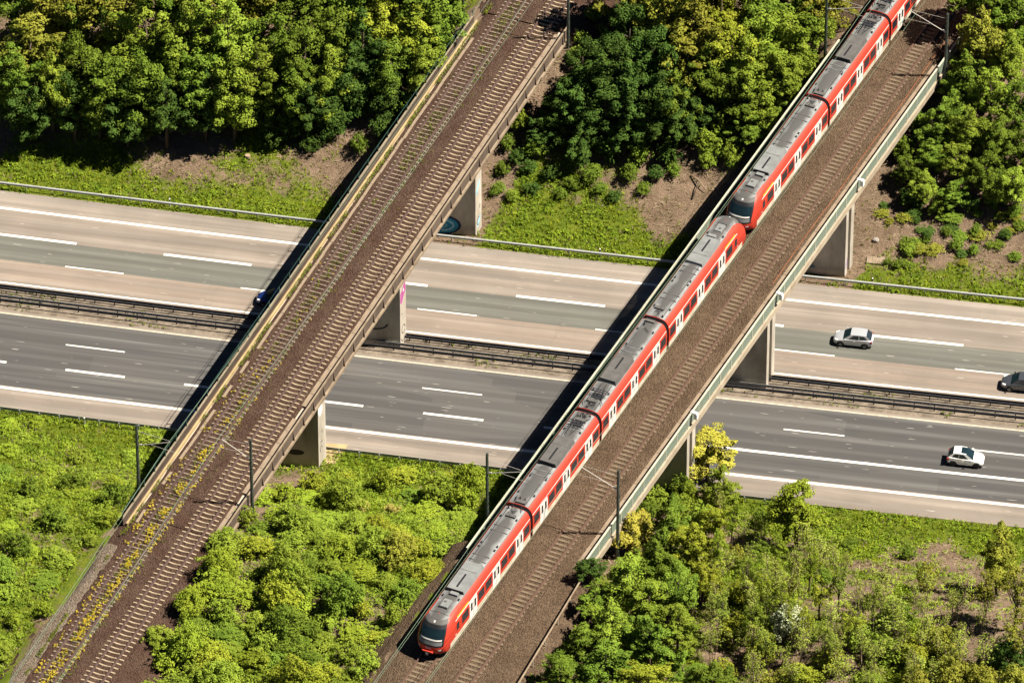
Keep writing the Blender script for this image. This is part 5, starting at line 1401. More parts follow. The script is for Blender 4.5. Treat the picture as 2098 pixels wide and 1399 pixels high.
('se_twig',2,46.32,-42.62,4.09,0.88,93.0,'twig','third row by the bare soil'),
('se_twig',2,26.59,-36.71,3.2,1.34,264.0,'twig','top row beside the dense trees'),
('se_twig',2,43.17,-51.39,3.42,1.01,209.0,'twig','fifth row centre'),
('se_twig',2,49.34,-45.14,3.3,0.83,13.0,'twig','fourth row near the right edge'),
('se_twig',2,47.72,-52.02,3.35,1.29,15.0,'twig','bottom row by the bare soil'),
('se_twig',2,49.28,-48.6,4.14,1.09,79.0,'twig','fifth row near the right edge'),
('se_twig',2,50.43,-38.34,3.64,1.26,208.0,'twig','second row near the right edge'),
('se_twig',2,40.8,-47.55,3.27,0.87,352.0,'twig','fourth row centre'),
('se_twig',2,45.72,-47.94,4.35,0.94,56.0,'twig','fourth row right of centre'),
('se_twig',2,27.65,-45.74,4.41,1.36,163.0,'twig','third row beside the dense trees'),
('se_twig',2,36.45,-55.24,3.71,1.09,172.0,'twig','bottom row right of the white shrub'),
('se_twig',2,26.98,-38.64,3.02,1.28,137.0,'twig','top row beside the dense trees'),
('se_twig',2,44.72,-45.0,4.19,1.32,142.0,'twig','third row right of centre'),
('se_twig',2,30.34,-50.26,3.07,1.11,133.0,'twig','fifth row left of the white shrub'),
('se_twig',2,39.03,-51.62,5.01,1.38,281.0,'twig','fifth row left of centre'),
('se_twig',2,49.45,-52.61,3.92,1.01,10.0,'twig','bottom row by the bare soil'),
('se_twig',2,37.14,-33.46,3.51,1.05,148.0,'twig','top row left of centre'),
('se_twig',2,46.94,-45.1,4.7,0.81,260.0,'twig','third row by the bare soil'),
('se_twig',2,36.7,-49.18,3.33,1.28,350.0,'twig','fourth row right of the white shrub'),
('se_twig',2,47.82,-47.89,4.88,1.36,344.0,'twig','fourth row by the bare soil'),
('se_twig',2,36.25,-49.35,3.23,1.35,21.0,'twig','fourth row right of the white shrub'),
('se_twig',2,34.91,-48.37,3.54,1.05,126.0,'twig','fourth row near the white shrub'),
('se_twig',2,44.59,-46.78,4.99,1.17,260.0,'twig','fourth row right of centre'),
('se_twig',2,28.38,-52.17,5.18,0.88,282.0,'twig','fifth row beside the dense trees'),
('se_twig',2,42.58,-42.02,3.89,1.4,205.0,'twig','third row right of centre'),
('se_twig',2,40.44,-52.15,3.94,0.88,353.0,'twig','fifth row left of centre'),
('se_twig',2,32.74,-55.65,5.34,1.08,43.0,'twig','bottom row left of the white shrub'),
('se_twig',2,39.38,-48.03,4.89,1.4,88.0,'twig','fourth row left of centre'),
('se_twig',2,29.57,-56.53,3.01,1.38,322.0,'twig','bottom row beside the dense trees'),
('se_twig',2,50.12,-42.39,3.48,1.16,156.0,'twig','third row near the right edge'),
('se_twig',2,40.61,-54.51,4.41,1.36,270.0,'twig','bottom row left of centre'),
('se_twig',2,31.14,-49.9,3.44,0.84,217.0,'twig','fourth row left of the white shrub'),
('se_twig',2,25.89,-37.75,3.94,0.91,239.0,'twig','top row beside the dense trees'),
('se_twig',2,33.79,-42.75,4.32,1.11,304.0,'twig','second row near the white shrub'),
('se_twig',2,49.43,-52.22,3.27,0.83,271.0,'twig','bottom row by the bare soil'),
('se_twig',2,35.9,-34.84,4.27,0.99,77.0,'twig','top row right of the white shrub'),
('se_twig',2,45.04,-50.08,3.62,1.2,81.0,'twig','fifth row right of centre'),
('se_twig',2,49.8,-42.83,4.14,0.9,167.0,'twig','third row near the right edge'),
('se_twig',2,35.19,-51.88,3.32,1.12,146.0,'twig','fifth row near the white shrub'),
('se_twig',2,51.16,-47.59,4.35,0.89,37.0,'twig','fourth row near the right edge'),
('se_twig',2,43.99,-53.52,3.2,1.05,133.0,'twig','bottom row centre'),
('se_twig',2,28.32,-50.76,4.11,1.09,299.0,'twig','fourth row beside the dense trees'),
('se_twig',2,42.63,-41.0,5.31,1.35,249.0,'twig','second row right of centre'),
('se_twig',2,30.77,-49.56,3.0,0.97,157.0,'twig','fourth row left of the white shrub'),
('se_twig',2,40.03,-52.23,4.34,1.19,162.0,'twig','fifth row left of centre'),
('se_twig',2,51.27,-51.21,5.19,1.37,282.0,'twig','fifth row near the right edge'),
('se_twig',2,36.03,-55.19,4.95,1.08,35.0,'twig','bottom row near the white shrub'),
('se_twig',2,32.01,-49.11,5.06,0.96,75.0,'twig','fourth row left of the white shrub'),
('se_twig',2,47.68,-46.62,4.36,1.16,291.0,'twig','fourth row by the bare soil'),
('se_twig',2,46.57,-39.19,3.87,1.4,302.0,'twig','second row by the bare soil'),
('se_twig',2,40.82,-43.61,5.16,0.97,167.0,'twig','third row centre'),
('se_twig',2,43.38,-51.52,4.7,1.21,75.0,'twig','fifth row centre'),
('se_twig',2,36.76,-51.76,4.39,1.35,25.0,'twig','fifth row right of the white shrub'),
('se_twig',2,52.54,-43.91,3.71,0.86,25.0,'twig','fourth row near the right edge'),
('se_twig',2,53.55,-50.1,5.35,1.31,155.0,'twig','fifth row near the right edge'),
('se_twig',2,32.38,-48.15,3.57,0.9,200.0,'twig','fourth row left of the white shrub'),
('se_twig',2,43.4,-55.84,4.93,0.81,62.0,'twig','bottom row centre'),
('se_twig',2,42.36,-50.87,5.37,1.13,169.0,'twig','fifth row centre'),
('se_twig',2,27.53,-47.85,5.07,0.84,189.0,'twig','third row beside the dense trees'),
('se_twig',2,52.8,-52.03,3.04,0.98,70.0,'twig','bottom row near the right edge'),
('se_twig',2,53.23,-49.4,3.64,1.03,243.0,'twig','fifth row near the right edge'),
('se_twig',2,27.07,-42.59,4.89,0.98,85.0,'twig','second row beside the dense trees'),
('se_twig',2,51.3,-49.04,5.06,1.27,185.0,'twig','fifth row near the right edge'),
('se_twig',2,32.64,-51.08,4.31,1.24,243.0,'twig','fifth row left of the white shrub'),
('se_twig',2,32.71,-54.92,4.64,1.32,20.0,'twig','bottom row left of the white shrub'),
('se_twig',2,29.59,-35.93,3.45,0.95,26.0,'twig','top row left of the white shrub'),
('se_twig',2,44.31,-47.93,4.64,1.39,101.0,'twig','fourth row right of centre'),
('se_twig',2,33.17,-44.7,4.95,1.19,270.0,'twig','third row near the white shrub'),
('se_twig',2,32.23,-39.75,4.13,1.34,93.0,'twig','second row near the white shrub'),
('se_twig',2,47.44,-48.99,3.88,1.22,331.0,'twig','fifth row by the bare soil'),
('se_twig',2,32.1,-43.24,3.94,0.92,144.0,'twig','second row near the white shrub'),
('se_twig',2,47.11,-52.27,4.59,1.13,332.0,'twig','bottom row by the bare soil'),
('se_twig',2,32.67,-50.88,3.91,1.36,70.0,'twig','fifth row left of the white shrub'),
('se_twig',2,23.15,-21.73,4.01,0.87,164.0,'twig','at the grass edge beside the dense trees'),
('se_twig',2,24.58,-24.74,4.88,0.98,323.0,'twig','at the grass edge beside the dense trees'),
('se_twig',2,27.58,-28.83,5.1,0.96,217.0,'twig','at the grass edge left of the white shrub'),
('se_twig',2,29.52,-29.15,4.81,0.88,234.0,'twig','at the grass edge near the white shrub'),
('se_twig',2,34.38,-30.13,4.75,1.32,107.0,'twig','top row right of the white shrub'),
('se_twig',2,36.04,-31.86,3.78,1.13,309.0,'twig','top row left of centre'),
('se_twig',2,38.58,-34.95,3.74,0.92,38.0,'twig','second row left of centre'),
('se_twig',2,34.74,-39.38,5.47,1.26,33.0,'twig','second row right of the white shrub'),
('smid',1,0.13,-45.35,1.56,1.77,206.0,'yel','fourth row near the train'),
('smid',1,-11.18,-59.6,1.04,1.58,131.0,'mid','bottom row left of centre'),
('smid',1,-1.36,-48.8,2.42,1.69,354.0,'mid','fifth row near the train'),
('smid',1,-22.04,-65.2,0.92,1.33,333.0,'light','bottom row beside the bare track'),
('smid',1,-1.82,-52.49,2.58,1.15,348.0,'light','fifth row right part'),
('smid',1,-3.99,-39.65,1.94,1.53,226.0,'yel','second row right part'),
('smid',1,-6.34,-46.49,1.82,1.83,224.0,'lime','fourth row right of centre'),
('smid',1,-11.55,-63.97,2.24,1.51,305.0,'light','bottom row left of centre'),
('smid',1,-11.67,-41.93,2.0,1.84,120.0,'light','second row centre'),
('smid',1,-21.28,-61.88,2.62,1.7,74.0,'lime','bottom row beside the bare track'),
('smid',1,-5.1,-51.63,2.08,1.11,41.0,'yel','fifth row right of centre'),
('smid',1,-18.85,-49.68,3.81,2.08,350.0,'lime','fourth row near the bare track'),
('smid',1,-0.49,-36.53,0.97,1.25,280.0,'lime','second row beside the train'),
('smid',1,-16.64,-31.88,2.32,1.71,305.0,'lime','top row left of centre'),
('smid',1,0.34,-27.81,2.91,1.45,311.0,'lime','top row beside the train'),
('smid',1,-4.81,-26.31,1.05,1.72,81.0,'mid','top row near the train'),
('smid',1,-16.16,-51.68,1.4,1.74,85.0,'lime','fifth row left part'),
('smid',1,-19.13,-68.22,4.43,2.06,185.0,'light','bottom row beside the bare track'),
('smid',1,-3.99,-43.88,1.44,0.91,161.0,'dry','third row right part'),
('smid',1,-10.39,-52.07,2.21,1.42,51.0,'lime','fifth row centre'),
('smid',1,-16.32,-45.27,2.21,1.66,201.0,'yel','third row left part'),
('smid',1,-11.85,-50.26,4.51,1.94,83.0,'light','fourth row left of centre'),
('smid',1,-8.12,-25.51,2.9,1.17,163.0,'lime','by the guardrail right part'),
('smid',1,-13.63,-61.05,2.36,1.52,191.0,'lime','bottom row left part'),
('smid',1,-9.15,-31.23,1.13,0.86,13.0,'dry','top row right of centre'),
('smid',1,-17.03,-65.72,1.49,1.66,286.0,'yel','bottom row near the bare track'),
('smid',1,-13.37,-53.05,1.05,1.8,131.0,'light','fifth row left of centre'),
('smid',1,-16.69,-56.85,1.1,1.77,63.0,'mid','sixth row near the bare track'),
('smid',1,-17.63,-60.64,2.76,1.85,212.0,'yel','bottom row near the bare track'),
('smid',1,-15.4,-48.14,0.93,1.11,305.0,'light','fourth row left part'),
('smid',1,-19.76,-60.66,4.53,1.93,62.0,'lime','sixth row beside the bare track'),
('smid',1,-12.51,-52.19,4.31,2.15,312.0,'yel','fifth row left of centre'),
('smid',1,-20.17,-56.67,0.98,1.51,180.0,'mid','sixth row beside the bare track'),
('smid',1,-14.51,-27.71,2.74,1.58,252.0,'yel','by the guardrail centre'),
('smid',1,-2.83,-31.75,1.44,1.72,59.0,'lime','top row near the train'),
('smid',1,-11.15,-56.34,4.13,2.03,270.0,'mid','sixth row left of centre'),
('smid',1,-12.29,-30.96,1.34,1.41,145.0,'light','top row centre'),
('smid',1,-7.77,-52.96,1.37,1.54,15.0,'light','sixth row centre'),
('smid',1,-8.98,-46.33,1.54,1.21,76.0,'light','fourth row centre'),
('smid',1,-17.5,-54.81,2.52,1.45,336.0,'light','fifth row near the bare track'),
('smid',1,-15.73,-36.48,1.0,1.46,90.0,'lime','top row left of centre'),
('smid',1,-4.74,-58.3,2.17,1.36,287.0,'light','bottom row right of centre'),
('smid',1,-8.35,-59.11,1.43,1.11,184.0,'mid','bottom row centre'),
('smid',1,-12.94,-58.65,2.65,1.45,183.0,'light','sixth row left part'),
('smid',1,-15.79,-64.49,3.62,2.17,89.0,'light','bottom row near the bare track'),
('smid',1,-8.27,-38.61,2.17,1.51,64.0,'light','second row right of centre'),
('smid',1,-14.64,-31.02,0.87,1.67,284.0,'lime','top row centre'),
('smid',1,-18.43,-64.21,2.92,1.63,284.0,'light','bottom row beside the bare track'),
('smid',1,-20.7,-54.35,2.85,1.8,348.0,'lime','fifth row beside the bare track'),
('smid',1,-18.36,-40.26,2.4,1.18,59.0,'light','top row left part'),
('smid',1,-14.35,-64.64,0.93,1.57,348.0,'light','bottom row left part'),
('smid',1,-5.93,-31.72,1.09,0.79,289.0,'dry','top row right part'),
('smid',1,-1.26,-42.13,2.6,1.38,205.0,'yel','third row near the train'),
('smid',1,-5.82,-41.79,1.32,0.66,8.0,'dry','third row right part'),
('smid',1,-19.03,-51.82,2.94,1.85,136.0,'lime','fourth row near the bare track'),
('smid',1,-2.46,-23.66,1.97,1.63,214.0,'yel','by the guardrail beside the train'),
('smid',1,-4.03,-63.12,1.21,1.79,320.0,'light','bottom row right of centre'),
('smid',1,-22.59,-59.35,1.49,1.75,191.0,'light','sixth row beside the bare track'),
('smid',1,-8.51,-43.53,2.1,1.88,298.0,'lime','third row right of centre'),
('smid',1,-2.79,-60.87,2.47,1.43,163.0,'light','bottom row right of centre'),
('smid',1,-14.24,-55.92,1.84,1.72,148.0,'light','sixth row left part'),
('smid',1,-9.21,-55.42,2.27,1.32,147.0,'mid','sixth row centre'),
('smid',1,-15.91,-59.02,0.96,1.44,244.0,'light','bottom row left part'),
('smid',1,-13.13,-48.17,4.45,1.95,75.0,'light','third row left of centre'),
('smid',1,-10.97,-36.7,0.89,1.71,13.0,'light','second row centre'),
('smid',1,-11.63,-26.58,1.91,1.28,340.0,'yel','by the guardrail right of centre'),
('smid',1,-9.31,-48.94,1.86,1.21,173.0,'mid','fourth row centre'),
('smid',1,-7.54,-64.01,2.84,1.32,263.0,'lime','bottom row centre'),
('smid',1,-3.7,-46.89,1.28,1.18,136.0,'light','fourth row right part'),
('smid',1,-16.56,-41.23,0.93,1.57,5.0,'mid','second row left part'),
('smid',1,-2.61,-54.99,0.81,1.38,293.0,'yel','sixth row right part'),
('smid',1,1.21,-41.08,1.51,1.33,3.0,'light','third row beside the train'),
('smid',1,-18.95,-33.3,1.46,1.75,236.0,'lime','top row left part'),
('smid',1,-13.45,-43.86,2.11,1.46,109.0,'light','second row left of centre'),
('smid',1,0.46,-24.99,4.59,1.81,102.0,'lime','by the guardrail beside the train'),
('smid',1,-19.21,-45.64,2.56,1.89,271.0,'light','third row near the bare track'),
('smid',1,-11.22,-46.59,2.05,1.25,142.0,'mid','third row centre'),
('smid',1,-6.91,-51.06,4.45,2.04,88.0,'mid','fifth row right of centre'),
('smid',1,-6.26,-37.4,1.54,1.29,115.0,'yel','second row right part'),
('smid',1,0.72,-32.36,1.22,1.77,170.0,'light','second row beside the train'),
('smid',1,-5.07,-54.41,0.87,1.71,114.0,'lime','sixth row right of centre'),
('smid',1,-9.0,-63.28,4.54,1.98,78.0,'yel','bottom row left of centre'),
('smid',1,-6.47,-61.53,1.87,1.58,310.0,'yel','bottom row centre'),
('smid',1,-7.68,-56.7,1.54,1.51,47.0,'light','sixth row centre'),
('smid',1,-6.5,-22.77,1.33,1.5,283.0,'yel','by the guardrail near the train'),
('smid',1,-10.47,-57.47,2.01,1.84,4.0,'mid','sixth row left of centre'),
('smid',1,-23.41,-67.5,2.1,1.6,6.0,'lime','bottom row beside the bare track'),
('smid',1,-2.91,-43.22,3.6,2.0,343.0,'olive','third row near the train'),
('smid',1,-5.3,-43.0,3.6,2.0,193.0,'light','third row right part'),
('smid',1,-10.98,-31.24,3.6,2.0,176.0,'light','top row right of centre'),
('smid',1,-2.39,-26.21,3.6,2.0,132.0,'light','by the guardrail beside the train'),
('smid',1,-13.78,-40.65,3.6,2.0,159.0,'light','second row left of centre'),
('sw',1,-46.04,-22.83,1.37,1.11,135.0,'lime','by the guardrail at the left edge'),
('sw',1,-32.33,-46.26,1.06,0.92,268.0,'light','fourth row right part'),
('sw',1,-39.71,-41.7,0.92,1.48,96.0,'light','third row at the left edge'),
('sw',1,-37.58,-27.08,1.3,1.41,7.0,'light','top row middle'),
('sw',1,-39.4,-32.06,0.85,1.0,37.0,'lime','second row left part'),
('sw',1,-34.47,-49.77,1.17,1.63,153.0,'light','fifth row middle'),
('sw',1,-43.52,-21.02,0.96,0.86,359.0,'lime','by the guardrail left part'),
('sw',1,-31.08,-43.0,1.39,1.2,182.0,'lime','fourth row right part'),
('sw',1,-35.71,-44.08,0.61,1.37,23.0,'light','fourth row middle'),
('sw',1,-36.8,-58.85,1.51,0.87,56.0,'lime','lowest row at the left edge'),
('sw',1,-35.07,-52.97,0.61,1.64,207.0,'mid','lowest row left part'),
('sw',1,-37.76,-49.24,0.77,1.41,318.0,'lime','fifth row at the left edge'),
('sw',1,-38.22,-55.67,1.32,1.34,351.0,'light','lowest row at the left edge'),
('sw',1,-32.07,-21.08,0.99,1.5,359.0,'light','top row beside the bridge'),
('sw',1,-33.03,-25.21,0.98,1.23,195.0,'light','top row beside the bridge'),
('sw',1,-43.33,-36.21,1.42,1.51,34.0,'mid','second row at the left edge'),
('sw',1,-32.73,-33.98,0.93,1.14,153.0,'lime','second row right part'),
('sw',1,-35.86,-36.98,0.79,1.47,282.0,'lime','third row middle'),
('sw',1,-40.46,-45.49,0.65,1.08,40.0,'lime','fourth row at the left edge'),
('sw',1,-37.12,-62.95,1.2,1.38,116.0,'light','lowest row at the left edge'),
('sw',1,-34.29,-57.23,1.59,0.95,255.0,'lime','lowest row left part'),
('sw',1,-44.57,-28.62,1.48,1.19,243.0,'lime','top row at the left edge'),
('sw',1,-39.32,-52.66,1.49,1.52,30.0,'mid','fifth row at the left edge'),
('sw',1,-39.76,-39.4,2.4,1.5,89.0,'mid','third row left part'),
('sw',1,-36.31,-35.83,2.4,1.5,30.0,'mid','second row middle'),
('sw',1,-31.76,-38.86,2.4,1.5,324.0,'mid','third row right part'),
('sw',1,-36.22,-44.3,2.4,1.5,81.0,'mid','fourth row left part'),
('sw',1,-38.51,-48.78,2.4,1.5,334.0,'mid','fifth row at the left edge'),
]

AREA = {
 'nw': ('deciduous_tree', '{c} tree of the left wood, {z}', 'tree', 'trees of the left wood'),
 'nw_under': ('shrub', '{c} shrub under the left wood, {z}', 'shrub', 'shrubs below the left wood'),
 'nmid': ('deciduous_tree', '{c} tree, wood between the bridges, {z}', 'tree', 'trees of the wood between the bridges'),
 'nmid_under': ('shrub', '{c} shrub below the middle wood, {z}', 'shrub', 'shrubs below the wood between the bridges'),
 'ne': ('deciduous_tree', '{c} bushy tree right of the train bridge, {z}', 'tree', 'trees on the slope at the top right'),
 'ne_under': ('shrub', 'low {c} shrub, far right slope, {z}', 'shrub', 'shrubs on the far right slope'),
 'se': ('deciduous_tree', '{c} tree near the bridge end, {z}', 'tree', 'trees right of the near bridge end'),
 'se_maple': ('deciduous_tree', 'slender bright green tree standing alone before the near carriageway', 'tree', None),
 'se_gold': ('deciduous_tree', 'golden leaved tree rising beside the mesh railing over the road edge', 'tree', None),
 'se_green': ('deciduous_tree', 'small fresh green tree right under the golden tree', 'tree', None),
 'se_gold2': ('deciduous_tree', 'golden leaved tree beside the mast at the end of the mesh railing', 'tree', None),
 'se_right': ('deciduous_tree', 'olive tree with dark trunk below the motorway, {z}', 'tree', 'olive trees at the right edge'),
 'se_bush': ('shrub', '{c} shrub in the lower right scrub, {z}', 'shrub', 'shrubs of the lower right scrub'),
 'se_white': ('shrub', 'pale blossoming white shrub among the bare scrub at the lower right', 'shrub', None),
 'se_twig': ('bare_shrub', 'twiggy shrub in the lower right scrub, {z}', 'shrub', 'twiggy shrubs of the lower right scrub'),
 'se_pier': ('shrub', '{c} shrub at the near right bridge pier, {z}', 'shrub', 'shrubs at the near right pier'),
 'se_spindly': ('deciduous_tree', 'spindly {c} tree, lower right scrub, {z}', 'tree', 'spindly trees of the lower right scrub'),
 'smid': ('shrub', '{c} shrub, lower thicket between the bridges, {z}', 'shrub', 'shrubs of the lower thicket'),
 'sw': ('shrub', 'low {c} shrub on the left bank, {z}', 'shrub', 'low shrubs on the left bank'),
}
CN = {'light': 'fresh green', 'mid': 'mid green', 'dark': 'dark green', 'yel': 'yellow green', 'olive': 'olive', 'gold': 'golden', 'lime': 'lime green', 'white': 'white', 'dry': 'dry yellow', 'twig': 'budding'}
for i, (ar, kd, x, y, h, r_, rot, mc, zn) in enumerate(VEG):
    nm, lb, ct, gp = AREA[ar]
    z = float(zt(x, y))
    if kd == 0: (cm, tm), H0, R0, tn = TREES[i % 8], 10.0, 3.0, 'trunk'
    elif kd == 3: (cm, tm), H0, R0, tn = TREES_SP[i % 4], 10.0, 3.0, 'trunk'
    elif kd == 2: (cm, tm), H0, R0, tn = TWIG[i % 5], 4.2, 1.1, 'stems'
    elif r_ > 1.75: (cm, tm), H0, R0, tn = BUSH_L[i % 6], 4.0, 2.2, 'stems'
    else: (cm, tm), H0, R0, tn = BUSH_S[i % 8], 2.0, 1.3, 'stems'
    root = empty(nm, (x, y, z-.05), R(rot)); an = .82+.36*((i*37) % 11)/10; root.scale = (r_/R0*an, r_/R0/an, h/H0)
    lab = lb.format(c=CN[mc], z=zn).replace('olive olive', 'olive').strip()
    tag(root, lab, ct, (gp + ' ' + zn).strip() if gp else None)
    tk = link(tn, tm, root); cr = link('crown', cm, root)
    cr.material_slots[0].link = 'OBJECT'; cr.material_slots[0].material = LEAF[mc]

# ------------------------------------------------------------------ grass and weeds (uncountable)
rg = np.random.default_rng(11)
def blades(px, py, pz, n_per, hmin, hmax, wd, lean):
    k = len(px)*n_per
    bx0 = np.repeat(px, n_per)+rg.normal(0, .07, k); by0 = np.repeat(py, n_per)+rg.normal(0, .07, k); bz0 = np.repeat(pz, n_per)-.02
    a_ = rg.uniform(0, 2*np.pi, k); h = rg.uniform(hmin, hmax, k); l_ = h*rg.uniform(.1, lean, k); w_ = wd*rg.uniform(.6, 1.4, k)
    a2 = rg.uniform(0, 2*np.pi, k)
    V = np.empty((k, 3, 3))
    V[:, 0] = np.stack([bx0-np.sin(a_)*w_, by0+np.cos(a_)*w_, bz0], -1)
    V[:, 1] = np.stack([bx0+np.sin(a_)*w_, by0-np.cos(a_)*w_, bz0], -1)
    V[:, 2] = np.stack([bx0+np.cos(a2)*l_, by0+np.sin(a2)*l_, bz0+h], -1)
    return V
def keep_off(x, y):
    yr = y-KAP*x*x
    tl, wl = frame(OL, x, y); tr, wr = frame(OR, x, y)
    ok = (yr > 14.05) | (yr < -19.5)
    ok &= ~((wl > -8.6) & (wl < 4.2) & ((tl < -4) | (tl > 80))); ok &= ~((wr > -10) & (wr < 4.2) & ((tr < -11) | (tr > 75)))
    return ok
n = 150000
px = rg.uniform(-72, 66, n); py = rg.uniform(-72, 62, n); g_ = green_mask(px, py)
sel = keep_off(px, py) & (rg.random(n) < g_*1.1+.05) & ~((py > 36) & (px < 40) & (rg.random(n) < .6))
px, py = px[sel][:62000], py[sel][:62000]
me = quads_mesh('grass', blades(px, py, zt(px, py), 5, .12, .46, .05, 1.1), LEAF['grass'], 3)
tag(link('grass', me), 'bright green rough grass on the motorway verges and banks', 'grass', kind='stuff')
n = 60000
px2 = rg.uniform(-72, 66, n); py2 = rg.uniform(-70, 45, n); g2 = green_mask(px2, py2)
sel = keep_off(px2, py2) & (rg.random(n) < .4) & (vnoise(px2, py2, 2.6, 41) > .54)
px2, py2 = px2[sel], py2[sel]
me = quads_mesh('dry_grass', blades(px2, py2, zt(px2, py2), 5, .2, .55, .035, 1.0), LEAF['straw'], 3)
tag(link('dry_grass', me), 'pale dry grass stalks standing in the green verges', 'grass', kind='stuff')
# leafy herbs between the grass
n = 140000
px = rg.uniform(-72, 66, n); py = rg.uniform(-72, 62, n); g_ = green_mask(px, py)
sel = keep_off(px, py) & (rg.random(n) < (g_-.15)*.9) & (vnoise(px, py, 2.0, 21) > .40)
px, py = px[sel][:26000], py[sel][:26000]
cen = np.stack([px, py, zt(px, py)+.12], -1)
me = quads_mesh('herbs', leaf_quads(cen, np.full(len(cen), .26), 6, .17, rg, up=.7), LEAF['herb'])
tag(link('herbs', me), 'leafy green herbs among the grass of the banks', 'herbs', kind='stuff')
# tangled undergrowth that closes the thickets on the near side
n = 52000
px = rg.uniform(-62, 62, n); py = rg.uniform(-66, -22, n); tl, wl = frame(OL, px, py); tr, wr = frame(OR, px, py)
mid_ = (wl > 4.4) & (wr < -10.2); left_ = wl < -9.2; right_ = wr > 5.0
pr = np.where(mid_, .62, np.where(left_, .34, np.where(right_, .13, 0)))*np.clip((-21.5-(py-KAP*px*px))/3, 0, 1)
hn = vnoise(px, py, 2.4, 61)*.7+vnoise(px, py, .9, 62)*.3
sel = (rg.random(n) < pr) & (hn > .34); px, py, hn = px[sel][:11000], py[sel][:11000], hn[sel][:11000]
cen = np.stack([px, py, zt(px, py)+.05+np.clip(hn-.3, 0, 1)*1.5*rg.random(len(px))], -1)
me = quads_mesh('undergrowth', leaf_quads(cen, rg.uniform(.2, .5, len(cen)), 13, .15, rg, up=.6, flat=.7), LEAF['light'])
tag(link('undergrowth', me), 'tangled leafy undergrowth filling the near thickets', 'undergrowth', kind='stuff')
# straw, twigs and dead leaves on the bare soil
n = 60000
px = rg.uniform(-70, 64, n); py = rg.uniform(-70, 45, n); g_ = green_mask(px, py)
sel = keep_off(px, py) & (rg.random(n) < (.85-g_))
px, py = px[sel][:20000], py[sel][:20000]; k = len(px); z_ = zt(px, py)+.03
a_ = rg.normal(0, .6, k)+.3; l_ = rg.uniform(.1, .45, k); w_ = rg.uniform(.012, .035, k); tz = rg.uniform(-.05, .14, k)
V = np.empty((k, 4, 3))
for j, (sl_, sw) in enumerate(((-1, -1), (1, -1), (1, 1), (-1, 1))):
    V[:, j] = np.stack([px+np.cos(a_)*l_*sl_-np.sin(a_)*w_*sw, py+np.sin(a_)*l_*sl_+np.cos(a_)*w_*sw, z_+tz*(sl_ > 0)], -1)
me = quads_mesh('litter', V, LEAF['straw'])
tag(link('litter', me), 'straw and dead twigs littering the bare soil of the banks', 'litter', kind='stuff')
def to_world(o, tt, ww):
    c_, s_ = math.cos(R(o[2])), math.sin(R(o[2])); return o[0]+c_*tt+s_*ww, o[1]+s_*tt-c_*ww
# yellow flowering weeds along the weedy track
n = 2900
tt = rg.uniform(-34, 60, n); dens = np.clip(np.where(tt < 10, 1.0, .5*np.exp(-(tt-10)/9)), .02, 1)
lane = rg.random(n); ww = np.where(lane < .66, -4.02+rg.normal(0, .27, n), np.where(lane < .84, -2.95+rg.normal(0, .14, n), -5.45+rg.normal(0, .2, n)))
sel = (rg.random(n) < dens) & (vnoise(tt, ww*2, 1.3, 31) > .45); tt, ww = tt[sel], ww[sel]
x_, y_ = to_world(OL, tt, ww); cen = np.stack([x_, y_, np.full(len(x_), 8.76)], -1)
me = quads_mesh('flowers', leaf_quads(cen, np.full(len(cen), .12), 10, .085, rg, up=.9), LEAF['flower'])
tag(link('flowering_weeds', me), 'yellow flowering weeds growing between the rails of the weedy track', 'weeds', kind='stuff')
n = 5000
tt = rg.uniform(-34, 84, n); lane = rg.random(n); ww = np.where(lane < .45, -6.32+rg.normal(0, .10, n), np.where(lane < .85, -4.1+rg.normal(0, .5, n), -3.0+rg.normal(0, .4, n)))
sel = vnoise(tt, ww*2, 1.6, 33) > .5; tt, ww = tt[sel], ww[sel]
x_, y_ = to_world(OL, tt, ww); cen = np.stack([x_, y_, np.full(len(x_), 8.70)], -1)
me = quads_mesh('weeds', leaf_quads(cen, np.full(len(cen), .13), 5, .10, rg, up=.9), LEAF['weed'])
tag(link('weeds', me), 'low green weeds along the kerb and sleepers of the weedy track', 'weeds', kind='stuff')
# weeds in the median
n = 1500
px = rg.uniform(-66, 60, n); yr = rg.uniform(-4.5, -1.0, n); sel = vnoise(px, yr*2, 3.0, 35) > .62; px, yr = px[sel], yr[sel]
cen = np.stack([px, yr+KAP*px*px, np.full(len(px), .06)], -1)
me = quads_mesh('median_weeds', leaf_quads(cen, np.full(len(cen), .2), 8, .13, rg, up=.9), LEAF['weed'])
tag(link('median_weeds', me), 'green weeds between the two median guardrails', 'weeds', kind='stuff')

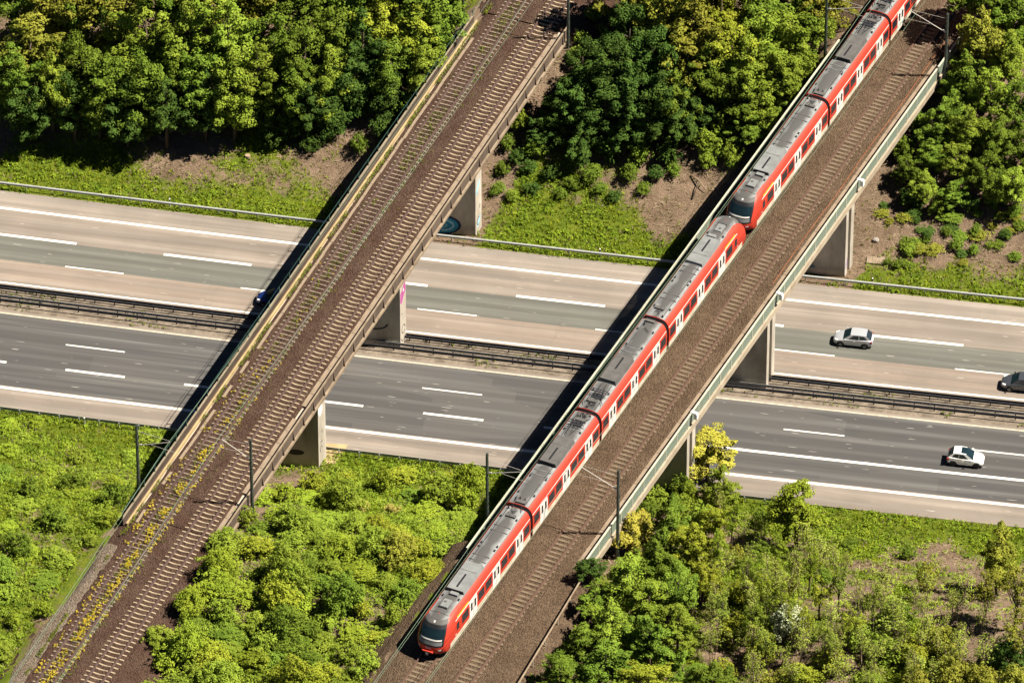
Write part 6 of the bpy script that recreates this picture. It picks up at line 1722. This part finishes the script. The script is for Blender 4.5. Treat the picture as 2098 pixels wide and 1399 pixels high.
# ------------------------------------------------------------------ small single things
def at_ground(x, y, dz=0): return Vector((x, y, float(zt(x, y))+dz))
def stick(name, label, pts, r0, mat='wood', cat='branch'):
    mb = MB(); o0 = Vector(pts[0]); n_ = len(pts)
    mb.tube([tuple(Vector(p_)-o0) for p_ in pts], [r0*(1-.6*k/(n_-1)) for k in range(n_)], 7)
    o = mb.build(name, mat, smooth=True); o.location = o0; tag(o, label, cat); return o
b1 = at_ground(6.9, 33.5, 0)
stick('birch_trunk', 'pale slender birch trunk standing in the dark wood between the bridges', [b1, b1+Vector((-.15, .1, 2.6)), b1+Vector((-.5, .1, 5.4))], .12, 'birch', 'trunk')
f1 = at_ground(13.6, 26.4, .15); f2 = at_ground(15.6, 24.6, .35)
stick('fallen_branch', 'fallen dead branch on the bare soil beside the train bridge shadow', [f1, (f1+f2)/2+Vector((0, 0, .35)), f2], .09)
f1 = at_ground(14.2, 23.6, .1); f2 = at_ground(14.7, 26.2, .5)
stick('fallen_branch', 'dark forked dead branch standing up from the bare soil beside the train bridge shadow', [f1, (f1+f2)/2+Vector((.1, 0, .2)), f2], .08, 'bark')
st = MB(); st.tube([(0, 0, -.2), (0, 0, .28)], [.32, .27], 12); st.build('tree_stump', 'wood').location = at_ground(-31.4, 22.6)
o = bpy.data.objects['tree_stump']; tag(o, 'cut orange brown tree stump at the edge of the left wood', 'stump')
def rock(label, x, y, s, mat='rock', seed=1):
    g = random.Random(seed); bm_ = bmesh.new(); bmesh.ops.create_icosphere(bm_, subdivisions=2, radius=1)
    for v_ in bm_.verts: v_.co *= g.uniform(.82, 1.15)
    me_ = bpy.data.meshes.new('rock'); bm_.to_mesh(me_); bm_.free(); me_.materials.append(M[mat])
    o_ = link('rock', me_); o_.scale = s; o_.location = at_ground(x, y, s[2]*.4); tag(o_, label, 'rock')
rock('round grey rock on the bare slope beside the right bridge pier', 33.3, 21.2, (.36, .30, .28))
mb = MB(); mb.prism([(-1.0, -.5, -.3), (1.1, -.55, -.3), (1.15, .6, -.3), (-1.0, .55, -.3)], [(-1.0, -.5, .12), (1.1, -.55, .10), (1.1, .6, .14), (-1.0, .55, .16)])
o = mb.build('concrete_slab', 'slab'); o.location = at_ground(33.8, 18.6, .0); o.rotation_euler = (0, .02, .1); tag(o, 'pale concrete slab lying at the foot of the right bridge pier', 'slab')
# pale handrail going down the bank right of the near end of the train bridge
r = empty('handrail', (0, 0, 0)); tag(r, 'pale pipe handrail running down along the empty track at the bottom', 'handrail')
pp = []
for q in np.linspace(-13.0, -38, 9):
    x_, y_ = to_world(OR, q, 3.2 + .06*(-13-q)); z_ = 9.3; pp.append((x_, y_, z_+.95))
    MB().tube([(x_, y_, z_-1.0), (x_, y_, z_+.95)], .05, 6).build('post', 'cream', r)
MB().tube(pp, .085, 8).build('rail', 'beam_edge', r)
